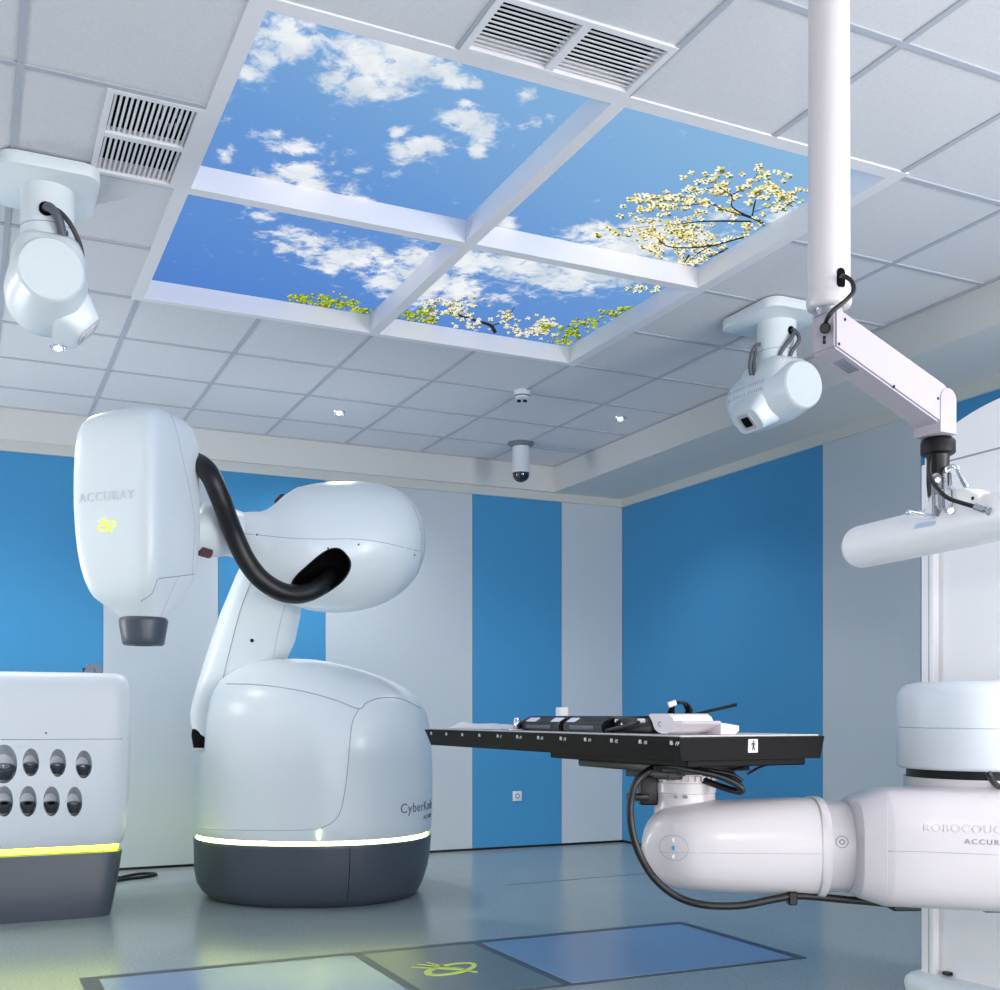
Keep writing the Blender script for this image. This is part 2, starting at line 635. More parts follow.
def sky_material():
    m = bpy.data.materials.new('backlit_sky_print')
    m.use_nodes = True
    nt = m.node_tree
    nt.nodes.clear()
    N = lambda t: nt.nodes.new(t)
    L = nt.links.new
    out = N('ShaderNodeOutputMaterial')
    em = N('ShaderNodeEmission')
    at = N('ShaderNodeAttribute')
    at.attribute_name = 'cloud'
    tc = N('ShaderNodeTexCoord')
    n = N('ShaderNodeTexNoise')
    n.inputs['Scale'].default_value = 11
    n.inputs['Detail'].default_value = 12
    n.inputs['Roughness'].default_value = .66
    n.inputs['Distortion'].default_value = .3
    L(tc.outputs['Object'], n.inputs['Vector'])
    s1 = N('ShaderNodeMath')
    s1.operation = 'SUBTRACT'
    L(n.outputs['Fac'], s1.inputs[0])
    s1.inputs[1].default_value = .5
    s2 = N('ShaderNodeMath')
    s2.operation = 'MULTIPLY_ADD'
    L(s1.outputs[0], s2.inputs[0])
    s2.inputs[1].default_value = 2.7
    L(at.outputs['Fac'], s2.inputs[2])
    mr = N('ShaderNodeMapRange')
    mr.interpolation_type = 'SMOOTHSTEP'
    mr.inputs['From Min'].default_value = .30
    mr.inputs['From Max'].default_value = 1.0
    L(s2.outputs[0], mr.inputs['Value'])
    # sky colour over the picture
    sp = N('ShaderNodeSeparateXYZ')
    L(tc.outputs['Object'], sp.inputs[0])
    g = N('ShaderNodeMath')
    g.operation = 'MULTIPLY_ADD'
    L(sp.outputs['Y'], g.inputs[0])
    g.inputs[1].default_value = -.34
    g.inputs[2].default_value = .52
    g2 = N('ShaderNodeMath')
    g2.operation = 'MULTIPLY_ADD'
    L(sp.outputs['X'], g2.inputs[0])
    g2.inputs[1].default_value = .14
    L(g.outputs[0], g2.inputs[2])
    rp = N('ShaderNodeValToRGB')
    e = rp.color_ramp.elements
    e[0].position = .0
    e[0].color = srgb(84, 132, 208)
    e[1].position = 1.0
    e[1].color = srgb(140, 186, 224)
    k = e.new(.5)
    k.color = srgb(104, 152, 214)
    L(g2.outputs[0], rp.inputs['Fac'])
    # cloud shading
    n3 = N('ShaderNodeTexNoise')
    n3.inputs['Scale'].default_value = 5
    n3.inputs['Detail'].default_value = 6
    L(tc.outputs['Object'], n3.inputs['Vector'])
    cr = N('ShaderNodeValToRGB')
    cr.color_ramp.elements[0].position = .35
    cr.color_ramp.elements[0].color = srgb(205, 218, 230)
    cr.color_ramp.elements[1].position = .6
    cr.color_ramp.elements[1].color = srgb(243, 246, 249)
    L(n3.outputs['Fac'], cr.inputs['Fac'])
    mx = N('ShaderNodeMix')
    mx.data_type = 'RGBA'
    L(mr.outputs['Result'], mx.inputs['Factor'])
    L(rp.outputs['Color'], mx.inputs['A'])
    L(cr.outputs['Color'], mx.inputs['B'])
    L(mx.outputs['Result'], em.inputs['Color'])
    em.inputs['Strength'].default_value = .895
    L(em.outputs[0], out.inputs[0])
    return m


def flat_emis(name, c, s=.933):
    m = bpy.data.materials.new(name)
    m.use_nodes = True
    nt = m.node_tree
    nt.nodes.clear()
    out = nt.nodes.new('ShaderNodeOutputMaterial')
    em = nt.nodes.new('ShaderNodeEmission')
    em.inputs[0].default_value = c
    em.inputs[1].default_value = s
    nt.links.new(em.outputs[0], out.inputs[0])
    return m


msky = sky_material()
for qx, qy in ((0, 0), (1, 0), (0, 1), (1, 1)):
    x0, y0 = qx * 1.2 + fw, qy * 1.2 + fw
    x1, y1 = (qx + 1) * 1.2 - fw, (qy + 1) * 1.2 - fw
    bm = NB()
    n = 90
    lay = bm.verts.layers.float.new('cloud')
    grid = []
    for i in range(n + 1):
        row = []
        for j in range(n + 1):
            x = x0 + (x1 - x0) * i / n
            y = y0 + (y1 - y0) * j / n
            v = bm.verts.new((x, y, ZP))
            v[lay] = cloud_mask(x, y)
            row.append(v)
        grid.append(row)
    for i in range(n):
        for j in range(n):
            bm.faces.new((grid[i][j], grid[i][j + 1], grid[i + 1][j + 1], grid[i + 1][j]))
    new_obj('sky_picture', bm, msky, sky)

# printed branches, blossoms and leaves of the backlit picture
random.seed(11)
TM = [flat_emis('print_branch', srgb(48, 42, 46)), flat_emis('print_petal', srgb(251, 246, 214)), flat_emis('print_petal_cream', srgb(226, 210, 116)),
      flat_emis('print_leaf_olive', srgb(118, 112, 52)), flat_emis('print_leaf_green', srgb(150, 176, 52)), flat_emis('print_leaf_yellow', srgb(206, 212, 66)), flat_emis('print_leaf_dark', srgb(84, 110, 38)),
      flat_emis('print_petal_white', srgb(240, 240, 228))]
zc = [0]
OVER = [0]


def inside(p):
    return any(x0 + fw + .004 < p.x < x0 + 1.2 - fw - .004 for x0 in (0, 1.2)) and any(y0 + fw + .004 < p.y < y0 + 1.2 - fw - .004 for y0 in (0, 1.2))


def flat_poly(bm, pts, mi):
    if not all(inside(p) for p in pts):
        return
    zc[0] += 1
    z = ZP - .0008 - (zc[0] % 40) * .00004 - (.0004 if mi else 0) - OVER[0]
    f = bm.faces.new([bm.verts.new((p.x, p.y, z)) for p in pts])
    f.material_index = mi


def pbranch(bm, pts, w0, w1):
    P = catmull([(a, b, 0) for a, b in pts], 5)
    for i in range(len(P) - 1):
        a, b = P[i], P[i + 1]
        w = w0 + (w1 - w0) * i / len(P)
        d = (b - a).normalized()
        n = Vector((-d.y, d.x, 0)) * w / 2
        A = a - d * w * .3
        B = b + d * w * .3
        flat_poly(bm, [PP(*(A + n).xy), PP(*(B + n).xy), PP(*(B - n).xy), PP(*(A - n).xy)], 0)
    return P


def blob(bm, px, py, r, mi, k=6):
    a0 = random.random() * 6.28
    pts = []
    for i in range(k):
        a = a0 + 6.2832 * i / k
        rr = r * random.uniform(.55, 1.15)
        pts.append(PP(px + rr * math.cos(a) * 1.15, py + rr * math.sin(a) * .75))
    flat_poly(bm, pts, mi)


def petal(bm, px, py, a, l, w, mi):
    """a petal lying along direction a, squashed by the tilt of the picture"""
    pts = []
    for t, q in ((0, 0), (.45, -.5), (.9, -.42), (1.05, 0), (.9, .42), (.45, .5)):
        u, v = t * l, q * w
        pts.append(PP(px + (math.cos(a) * u - math.sin(a) * v) * 1.2, py + (math.sin(a) * u + math.cos(a) * v) * .72))
    flat_poly(bm, pts, mi)


def flower(bm, px, py, r, white=False):
    blob(bm, px + r * .6, py + r * .6, r * .8, 3 if random.random() < .8 else 6, 5)
    a = random.random() * 6.28
    for k in range(4):
        petal(bm, px, py, a + k * 1.57 + random.uniform(-.3, .3), r * random.uniform(.95, 1.35), r * .8, (7 if white else 1) if random.random() < .7 else 2)
    if random.random() < .75:
        blob(bm, px, py, r * (.22 if white else .42), 3, 5)


bm = NB()
Z3 = lambda L: [(590 + x / 4.348, 140 + y / 4.348) for x, y in L]
brs = [([(785, 375), (700, 335), (600, 305), (512, 270), (450, 265), (380, 262)], 2.6, .9), ([(700, 335), (620, 290), (615, 240), (560, 200), (520, 160)], 1.5, .5),
       ([(745, 405), (650, 425), (560, 450), (500, 470), (400, 545)], 1.8, .6), ([(560, 450), (450, 465), (340, 460), (290, 420), (230, 400)], 1.2, .5), ([(905, 298), (850, 270), (830, 230), (790, 225)], 1.0, .4),
       ([(705, 325), (720, 260), (760, 215), (800, 190)], 1.0, .4), ([(615, 240), (680, 200), (715, 165), (742, 118)], 1.0, .4), ([(700, 350), (500, 350), (330, 370), (120, 385)], .9, .4), ([(700, 410), (600, 470), (450, 530), (420, 545)], 1.2, .5),
       ([(512, 270), (400, 285), (300, 280), (190, 310)], .8, .4), ([(715, 310), (770, 290), (830, 260), (900, 225)], .7, .4), ([(450, 265), (360, 240), (280, 255), (190, 258)], .6, .3), ([(560, 200), (480, 215), (420, 220)], .6, .3), ([(650, 425), (690, 370), (720, 350)], .6, .3),
       ([(430, 500), (410, 530), (385, 548)], 1.6, .8), ([(500, 470), (430, 430), (400, 400)], .6, .3), ([(340, 460), (370, 410), (370, 380)], .6, .3)]
for pts, w0, w1 in brs:
    P = pbranch(bm, Z3(pts), w0, w1)
    for k in range(int(len(P) * .9)):
        p = random.choice(P[len(P) // 3:])
        flower(bm, p.x + random.gauss(0, 3.2), p.y + random.gauss(0, 2.6), random.uniform(2.0, 3.4))
# the dense mass of blossom
for k in range(150):
    u = random.random()
    x = random.gauss(395, 105)
    y = random.gauss(395, 75)
    if x < 130 or x > 720 or y > 575 or y < 180 or (x < 260 and y > 440):
        continue
    p = Z3([(x, y)])[0]
    if y > 500 - (x - 470) * .35 + 80:
        continue
    flower(bm, p[0], p[1], random.uniform(1.7, 3.0))
for x, y in [(565, 125), (440, 140), (405, 160), (500, 145), (545, 150), (600, 148), (660, 145), (465, 180), (590, 180), (430, 203), (735, 108), (765, 140), (825, 140), (860, 150), (840, 175), (810, 135), (770, 160), (650, 205), (720, 225), (700, 235), (795, 200),
             (830, 238), (765, 248), (905, 210), (940, 215), (925, 268), (825, 290), (800, 300), (750, 320), (690, 268), (640, 240), (535, 225), (240, 238), (290, 243), (172, 255), (145, 285), (130, 328), (95, 395), (75, 380), (30, 407), (110, 400), (215, 300), (245, 300), (200, 340), (185, 375), (160, 405), (255, 470), (225, 460), (270, 450), (355, 240), (390, 240), (435, 245), (330, 280), (260, 265), (320, 250)]:
    p = Z3([(x, y)])[0]
    flower(bm, p[0], p[1], random.uniform(2.6, 3.8))
OVER[0] = .0024
for pts in ([(785, 375), (700, 335), (600, 305), (512, 270)], [(700, 335), (620, 290), (615, 240), (560, 200)], [(745, 405), (650, 425), (560, 450), (500, 470), (400, 545)], [(705, 325), (720, 260)], [(560, 450), (450, 465), (340, 460), (290, 420)], [(430, 500), (410, 530)], [(600, 470), (500, 515)], [(700, 350), (500, 350), (380, 362)]):
    pbranch(bm, Z3(pts), 1.5, .55)
OVER[0] = 0
# small sprig in the lower right pane
for k in range(16):
    flower(bm, 621 + random.random() * 38, 286 + random.random() * 5 + (0), random.uniform(1.6, 2.6))
# white blossom tree with its trunk in the lower right pane
pbranch(bm, [(499, 341), (494, 330), (490, 325), (478, 321), (462, 316), (448, 311)], 4.2, 1.2)
pbranch(bm, [(490, 326), (505, 320), (515, 306)], 1.2, .5)
for k in range(210):
    cx, cy, sx, sy = random.choice([(440, 301, 15, 4), (470, 303, 16, 6), (455, 313, 14, 5), (520, 332, 16, 6), (540, 330, 16, 8), (505, 318, 12, 6), (430, 309, 10, 6), (545, 322, 10, 5), (470, 322, 16, 5)])
    flower(bm, random.gauss(cx, sx * .6), random.gauss(cy, sy * .6), random.uniform(1.2, 2.3), True)


def leaves(bm, regions, n, sz=(1.0, 2.2)):
    for k in range(n):
        cx, cy, sx, sy = random.choice(regions)
        x, y = random.gauss(cx, sx * .55), random.gauss(cy, sy * .55)
        blob(bm, x + .8, y + .8, random.uniform(*sz), random.choice([6, 4, 3]), 5)
        blob(bm, x, y, random.uniform(*sz) * .8, random.choice([4, 5, 5, 4]), 5)


leaves(bm, [(300, 298, 12, 4), (325, 300, 14, 6), (345, 303, 14, 5), (352, 312, 14, 4), (320, 306, 16, 4), (361, 310, 8, 3)], 360)
leaves(bm, [(412, 314, 14, 4), (428, 318, 10, 6), (405, 322, 12, 4), (425, 310, 8, 3)], 190)
leaves(bm, [(570, 332, 16, 6), (585, 322, 14, 4), (600, 330, 12, 6), (560, 342, 12, 5), (578, 344, 12, 4), (545, 326, 6, 3)], 250)
leaves(bm, [(612, 312, 14, 5), (625, 308, 12, 3), (635, 312, 10, 3), (622, 318, 6, 4)], 130)
pbranch(bm, [(575, 348), (580, 335), (572, 326)], 1.0, .5)
tr = new_obj('printed_branches', bm, TM, sky)
tr['kind'] = 'stuff'
tr['label'] = 'cream dogwood blossoms and green leaves of the backlit picture'

# ------------------------------------------------------------------ ceiling grilles


def grille(name, x0, x1, y0, y1, along_y, cross, label):
    """along_y: the slats run along y; cross: list of cross bar positions along the slats"""
    g = thing(name, ((x0 + x1) / 2, (y0 + y1) / 2, ZC), label, 'air vent')
    b = NB()
    box(b, (x0, y0, ZC + .045), (x1, y1, ZC + .055))
    new_obj('backing', b, M['hole'], g)
    b = NB()
    t = .022
    box(b, (x0, y0, ZC - .008), (x1, y0 + t, ZC + .05))
    box(b, (x0, y1 - t, ZC - .008), (x1, y1, ZC + .05))
    box(b, (x0, y0 + t, ZC - .008), (x0 + t, y1 - t, ZC + .05))
    box(b, (x1 - t, y0 + t, ZC - .008), (x1, y1 - t, ZC + .05))
    for c in cross:
        if along_y:
            box(b, (x0 + t, c - .014, ZC - .007), (x1 - t, c + .014, ZC + .02))
        else:
            box(b, (c - .014, y0 + t, ZC - .007), (c + .014, y1 - t, ZC + .02))
    new_obj('frame', b, M['bar_white'], g)
    if along_y:
        n = 15
        for k in range(n):
            x = x0 + t + (x1 - x0 - 2 * t) * (k + .5) / n
            s = NB()
            m = Matrix.Translation((x, (y0 + y1) / 2, ZC + .004)) @ Matrix.Rotation(math.radians(-4), 4, 'Y')
            box(s, (-.0042, -(y1 - y0) / 2 + t, -.0015), (.0042, (y1 - y0) / 2 - t, .0015), mtx=m)
            new_obj('slat', s, M['bar_white'], g)
    else:
        n = 12
        for k in range(n):
            y = y0 + t + (y1 - y0 - 2 * t) * (k + .5) / n
            s = NB()
            m = Matrix.Translation(((x0 + x1) / 2, y, ZC + .004)) @ Matrix.Rotation(math.radians(8), 4, 'X')
            box(s, (-(x1 - x0) / 2 + t, -.0042, -.0010), ((x1 - x0) / 2 - t, .0042, .0010), mtx=m)
            new_obj('slat', s, M['bar_white'], g)
    return g


g = grille('ceiling_grille', -.34, -.03, .612, 1.2, True, [.905], 'white ceiling vent grille left of the sky light, beside the mounting plate')
b = NB()
for k, (x, y, l) in enumerate([(-.15, .68, .07), (-.128, .69, .06), (-.108, .68, .07), (-.09, .69, .08), (-.15, .78, .05), (-.115, .79, .06), (-.095, .78, .07), (-.05, .71, .14)]):
    cyl(b, (x, y, ZC + .024), (x + .004, y + l, ZC + .024), .0055, N=8)
new_obj('duct_fitting', b, M['chrome'], g, 60)
grille('ceiling_grille', .6, 1.2, -.31, -.03, False, [.895], 'long double ceiling vent grille at the top edge of the sky light')

# ------------------------------------------------------------------ floor plates
fp = thing('floor_plate', (1.13, 1.14, 0), 'blue and grey floor plate inlay with dark border in front of the robot', 'floor plate')
fx0, fx1, fy0, fy1 = -.336, 2.60, .70, 1.615
b = NB()
box(b, (fx0, fy0, 0), (fx1, fy1, .004))
new_obj('border', b, M['floor_border'], fp)
for x0, x1, m in ((fx0 + .07, .80, 'floor_blue'), (.845, 1.385, 'floor_grey'), (1.43, fx1 - .06, 'floor_blue')):
    b = NB()
    box(b, (x0, fy0 + .02, 0), (x1, fy1 - .065, .006), .001, 1)
    new_obj('plate', b, M[m], fp)


def swoosh(bm, origin, x, y, z, s, t=.002):
    """lit emblem: a tilted ring with three blades"""
    x, y, z = Vector(x), Vector(y), Vector(z)
    rings = []
    n = 48
    for i in range(n):
        a = 2 * math.pi * i / n
        wd = (.075 + .05 * math.sin(a / 2) ** 2) * s
        cx_, cy_ = math.cos(a) * .5 * s, math.sin(a) * .24 * s
        ca, sa = math.cos(.35), math.sin(.35)
        p = Vector(origin) + x * (cx_ * ca - cy_ * sa) + y * (cx_ * sa + cy_ * ca)
        d = (x * math.cos(a) + y * math.sin(a)).normalized()
        rings.append([p - d * wd / 2 - z * t, p + d * wd / 2 - z * t, p + d * wd / 2 + z * t, p - d * wd / 2 + z * t])
    loft(bm, rings, closed=True)
    for (ax, ay), (bx_, by_), wd in (((-.50, .42), (.12, -.12), .075), ((-.32, .56), (.16, -.10), .06), ((-.12, .60), (.02, .02), .05), ((.10, -.12), (.24, -.40), .05)):
        p, q = Vector(origin) + x * ax * s + y * ay * s, Vector(origin) + x * bx_ * s + y * by_ * s
        d = (q - p).normalized()
        n_ = z.cross(d) * wd * s / 2
        loft(bm, [[p - n_ * .3 - z * t, p + n_ * .3 - z * t, p + n_ * .3 + z * t, p - n_ * .3 + z * t], [q - n_ - z * t, q + n_ - z * t, q + n_ + z * t, q - n_ + z * t]])
    recalc(bm)


b = NB()
swoosh(b, (1.09, 1.13, .007), (1, .1, 0), (-.1, 1, 0), (0, 0, 1), .26, .0015)
o = new_obj('emblem', b, M['floor_print'], fp)
o['label'] = 'yellow-green swoosh emblem'

# ------------------------------------------------------------------ the radiosurgery robot
RZ = 6.6
BC = V(312, 714.92, RZ)
bcx, bcy = BC.x, BC.y
robot = thing('treatment_robot', (bcx, bcy, 0), 'tall white robot with rounded head and arm on a drum base with a lit band', 'robot')


def hz(py, z=RZ):
    return CAM.z + (HY - py) / F * z


def base_ring(z, pl, pr, ry=None, n=2.25, N=96):
    pl = pl + 3
    pr = pr - .5
    l = (pl - CX) / F * RZ
    r = (pr - CX) / F * RZ
    c = CAM + RV * ((l + r) / 2) + DV * RZ
    c.z = z
    return sring(c, RV, DV, (r - l) / 2, ry if ry else (r - l) / 2 * .96, n, N)


b = NB()
loft(b, [base_ring(.0, 211, 415), base_ring(.012, 208, 418), base_ring(.045, 202, 421.5), base_ring(.09, 197.5, 424.5), base_ring(.16, 195.6, 428), base_ring(.25, 195.2, 430.5), base_ring(.33, 195, 431.5), base_ring(.346, 194.6, 431.8), base_ring(.351, 195.2, 431.4), base_ring(.3515, 199.5, 427), base_ring(.356, 200, 426)])
new_obj('base_skirt', b, M['dark'], robot, 50)
b = NB()
loft(b, [base_ring(.354, 200, 426), base_ring(.357, 198.6, 427.6), base_ring(.373, 198.2, 428.2), base_ring(.38, 200, 426)])
new_obj('light_strip', b, M['strip'], robot, 50)
b = NB()
BODY = [(.372, 197, 429.5), (.378, 195, 431), (.395, 194.3, 431.7), (.44, 194, 432.3), (.49, 194.6, 432.7), (.56, 195, 433), (.70, 194.5, 433.2), (.80, 194.2, 432.5), (.850, 194.3, 432),
        (.853, 194.3, 432), (.90, 194.5, 431), (1.00, 196, 429.8), (1.06, 198.5, 427.5), (1.12, 202, 423), (1.17, 206, 417), (1.21, 211, 410), (1.26, 218, 396), (1.30, 226, 381), (1.335, 234, 364), (1.36, 241, 348), (1.385, 252, 330), (1.397, 264, 318), (1.402, 276, 305)]
rings = []
chord = (221 - CX) / F * RZ
for q in BODY:
    rg = base_ring(*q)
    if q[0] > .851:
        for p in rg:
            d_ = (p - CAM).dot(RV)
            cl = chord + (q[0] - .853) * .05
            if d_ < cl:
                p += RV * (cl - d_)
    rings.append(rg)
loft(b, rings)
bl = new_obj('base_cover', b, M['plastic'], robot, 40)
bt_ = bl


def bvh_of(o):
    off = Vector()
    p = o.parent
    while p is not None:
        off += p.location
        p = p.parent
    return BVHTree.FromPolygons([v.co + off for v in o.data.vertices], [tuple(q.vertices) for q in o.data.polygons])


def surf_line(objs, pxs, r, m, parent, name='seam', r_off=0):
    """a thin groove drawn along the cover: points are found on the surface"""
    bvs = [bvh_of(o) for o in objs]
    pts = []
    P = catmull([(a, c, 0) for a, c in pxs], 7)
    for p in P:
        d = (V(p.x, p.y, 1) - CAM).normalized()
        best = None
        for bv in bvs:
            h = bv.ray_cast(CAM, d)
            if h[0] is not None and (best is None or h[3] < best[1]):
                best = (h[0], h[3])
        if best:
            pts.append(best[0] - d * r_off)
    if len(pts) < 2:
        return None
    bm = NB()
    tube(bm, pts, r, N=6, smooth=False)
    return new_obj(name, bm, m, parent, 180)


ZB = lambda L: [(180 + x / 3.537, 640 + y / 3.537) for x, y in L]
surf_line([bt_, bl], ZB([(165, 155), (260, 158), (350, 167), (450, 185), (550, 213), (632, 243), (660, 222), (710, 205), (780, 208), (850, 240)]), .0032, M['seam'], robot, 'cover_seam')
surf_line([bt_, bl], ZB([(632, 245), (610, 290), (600, 370), (590, 480), (572, 590), (545, 640), (495, 668)]), .0022, M['seam'], robot, 'cover_seam')
surf_line([bl], ZB([(70, 668), (180, 672), (300, 674), (420, 673), (495, 668)]), .0016, M['seam'], robot, 'cover_seam')
# skirt joint and the vertical bit of the lit band
surf_line([bpy.data.objects['base_skirt']], [(350, 846), (349.5, 870), (347, 908)], .002, M['hole'], robot, 'skirt_joint')
surf_line([bl], [(320, 830), (318.5, 834), (319, 839)], .0055, M['strip'], robot, 'light_mark')

# wording on the base, wrapping round its right side
tb = text_bm('CyberKnife', .078, .001, Matrix.Identity(4), 1.12)
# rays from the drum's right front
angw = .60
bvb = bvh_of(bl)


def wrap_cyl(bm, ang0, z0, lift, R=.69):
    bmesh.ops.subdivide_edges(bm, edges=[e for e in bm.edges if e.calc_length() > .02], cuts=2)
    for v in bm.verts:
        a = ang0 + v.co.x / R
        d = (RV * math.sin(a) - DV * math.cos(a))
        z = z0 + v.co.y
        o_ = Vector((bcx, bcy, z)) + d * 1.5
        h = bvb.ray_cast(o_, -d)
        p = h[0] if h[0] is not None else Vector((bcx, bcy, z)) + d * R
        v.co = p + d * (v.co.z + lift)
    return bm


wrap_cyl(tb, math.radians(66), .535, .0012)
new_obj('lettering', tb, M['letter'], bl)
tb = text_bm('ACCURAY', .032, .001, Matrix.Identity(4), 1.2)
wrap_cyl(tb, math.radians(75), .470, .0012)
new_obj('lettering', tb, M['letter'], bl)

# lower arm rising from the slot in the base
ARMC = [(748, 200, 232), (722, 194, 238), (712, 193.5, 244), (700, 196, 250), (685, 200, 258), (665, 206, 283), (640, 214, 294), (615, 222.5, 299), (595, 231, 302), (578, 238, 306), (560, 247, 314), (545, 256, 324)]
b = NB()
rings = []
for k, (py, pl, pr) in enumerate(ARMC):
    z = 6.75 - .25 * (k / 11)
    c = V((pl + pr) / 2, py, z)
    ra = (pr - pl) / 2 / F * z
    rings.append(sring(c, RV, DV, ra, .22, 3.0, 56))
loft(b, rings)
arm = new_obj('lower_arm', b, M['plastic'], robot, 60)
ZA = lambda L: [(180 + x / 3.667, 430 + y / 3.667) for x, y in L]
surf_line([arm], ZA([(265, 545), (225, 650), (195, 760), (165, 880), (140, 1010)]) + [(212, 722)], .0025, M['seam'], robot, 'cover_seam')
surf_line([arm], ZA([(385, 640), (360, 740), (340, 850)]), .0014, M['seam'], robot, 'cover_seam')
b = NB()
_q = bvh_of(arm).ray_cast(CAM, (V(252, 640.5, 1) - CAM).normalized())
cyl(b, _q[0] - _q[1] * .01, _q[0] + _q[1] * .002, .011, N=16)
new_obj('screw', b, M['black'], robot, 60)
# sleeve end and the dark slot it stands in
b = NB()
loft(b, [sring(V(213, 747, 6.72), RV, DV, .10, .2, 3, 32), sring(V(211, 735, 6.72), RV, DV, .10, .2, 3, 32), sring(V(214, 712, 6.72), RV, DV, .10, .2, 3, 32)])
new_obj('arm_foot', b, M['hole'], robot, 60)
b = NB()
for i in range(4):
    box(b, (V(206 + i * 3, 744, 6.55)) - Vector((.01, .01, .01)), V(210 + i * 3, 733, 6.50) + Vector((.01, .01, .0)), .003, 1)
new_obj('slot_plate', b, M['strip_y'] if False else M['grey'], robot)

# upper arm housing
HS = [(238, 513, 560, 6.02), (248, 512.4, 570, 6.04), (259, 512.3, 577, 6.08), (266, 510, 583, 6.10), (273, 505.5, 590, 6.12), (284, 495.5, 598, 6.16), (295, 488.5, 604, 6.2), (311, 485, 610, 6.25), (327, 483.4, 612.3, 6.28), (343, 483, 612.6, 6.32), (357, 483.2, 611, 6.35), (371, 484.5, 608, 6.38), (384, 487.5, 603.5, 6.40), (396, 492, 597, 6.42), (406, 498, 590.5, 6.44), (414, 505.5, 582.5, 6.45), (419.5, 514, 573.5, 6.46), (422.5, 524, 562, 6.46), (423.5, 535, 550, 6.46)]
HS = [(a if a < 380 else 380 + (a - 380) * .86, b_, c_, d_) for a, b_, c_, d_ in HS]
b = NB()
rings = []
axd = (V(420, 545, 6.46) - V(238, 545, 6.02)).normalized()
side = axd.cross(UP).normalized()
for px, t, bo, z in HS:
    c = V(px, (t + bo) / 2, z)
    rv = (bo - t) / 2 / F * z
    rings.append(sring(c, UP, side, rv, rv * 1.02, 2.15, 56))
loft(b, rings)
hous = new_obj('upper_arm_housing', b, M['plastic'], robot, 180)
surf_line([hous], ZA([(205, 378), (280, 384), (400, 396), (500, 400), (640, 400), (740, 412), (880, 445)]), .0018, M['seam'], robot, 'cover_seam')
surf_line([hous], ZA([(855, 280), (878, 340), (886, 410), (882, 480), (862, 560)]), .0022, M['seam'], robot, 'cover_seam')
for (px, py) in ZA([(282, 384), (655, 420), (860, 458), (543, 434)]):
    b = NB()
    h = bvh_of(hous).ray_cast(CAM, (V(px, py, 1) - CAM).normalized())
    if h[0] is not None:
        cyl(b, h[0] - h[1] * .01, h[0] + h[1] * .0015, .006, N=12)
        new_obj('screw', b, M['dark'], robot, 60)
# small black fitting behind the neck of the housing
b = NB()
cyl(b, V(279, 503, 6.25), V(283, 498.5, 6.30), .028, N=24)
new_obj('rear_fitting', b, M['black'], robot, 60)
# opening for the hose: carve an oblong pocket into the housing, dark liner inside
hc = V(321, 577, 6.1)
h0 = bvh_of(hous).ray_cast(CAM, (V(321, 577, 1) - CAM).normalized())
nrm = h0[1].normalized()
ctr = h0[0]
ax1 = (RV * .62 + UP * .62)
ax1 = (ax1 - nrm * ax1.dot(nrm)).normalized()
ax2 = nrm.cross(ax1).normalized()
cut_bm = NB()
loft(cut_bm, [sring(ctr - nrm * .17, ax1, ax2, .185, .10, 2.6, 40), sring(ctr + nrm * .14, ax1, ax2, .185, .10, 2.6, 40)])
cut(hous, [cut_bm])
hous.data.shade_smooth()
hous.data.set_sharp_from_angle(angle=math.radians(40))
b = NB()
loft(b, [sring(ctr - nrm * .165, ax1, ax2, .182, .098, 2.6, 40), sring(ctr - nrm * .155, ax1, ax2, .182, .098, 2.6, 40)])
ri = sring(ctr - nrm * .16, ax1, ax2, .1845, .0995, 2.6, 40)
bvh = bvh_of(hous)
rim = []
for p in sring(ctr, ax1, ax2, .187, .102, 2.6, 40):
    h = bvh.ray_cast(p + nrm * .4, -nrm)
    q = h[0] if h[0] is not None and (h[0] - p).length < .14 else p
    rim.append(q)
new_obj('hose_port', b, M['hole'], robot, 60)
b = NB()
# rubber lining of the port: thin ring wall
inner = [p * 1 for p in sring(ctr, ax1, ax2, .179, .094, 2.6, 40)]
lining = []
for q, p in zip(rim, inner):
    lining.append(q)
k1 = []
for q, p in zip(rim, inner):
    d = (q - ctr).dot(nrm)
    k1.append(p + nrm * (d + .002))
loft(b, [[p + nrm * .003 for p in rim], k1, [p - nrm * .15 for p in inner], [p - nrm * .15 for p in ri]], cap=False)
new_obj('port_liner', b, M['rubber'], robot, 60)
b = NB()
for px, py in ((336, 574), (334, 580), (329, 577)):
    cyl(b, V(px, py, 6.12) - nrm * .02, V(px, py, 6.12) + nrm * .02, .016, N=16)
new_obj('hose_clamp', b, M['metal'], robot, 60)

# wrist between housing and head
b = NB()
WS = [(196, 512, 553, 5.75), (203, 504, 555, 5.80), (211, 502.5, 557, 5.85), (219, 504, 557, 5.90), (226, 506, 556, 5.94), (233, 509, 557, 5.98), (241, 512, 560, 6.03), (250, 515, 560, 6.06)]
rings = []
for px, t, bo, z in WS:
    c = V(px, (t + bo) / 2, z)
    rv = (bo - t) / 2 / F * z
    rings.append(sring(c, UP, side, rv, rv, 2, 40))
loft(b, rings)
new_obj('wrist', b, M['plastic'], robot, 60)
b = NB()
cyl(b, V(199, 550, 5.72), V(209, 553, 5.78), .03, N=20)
new_obj('wrist_joint', b, mat('dark_red_fitting', srgb(96, 60, 66), .5), robot, 60)

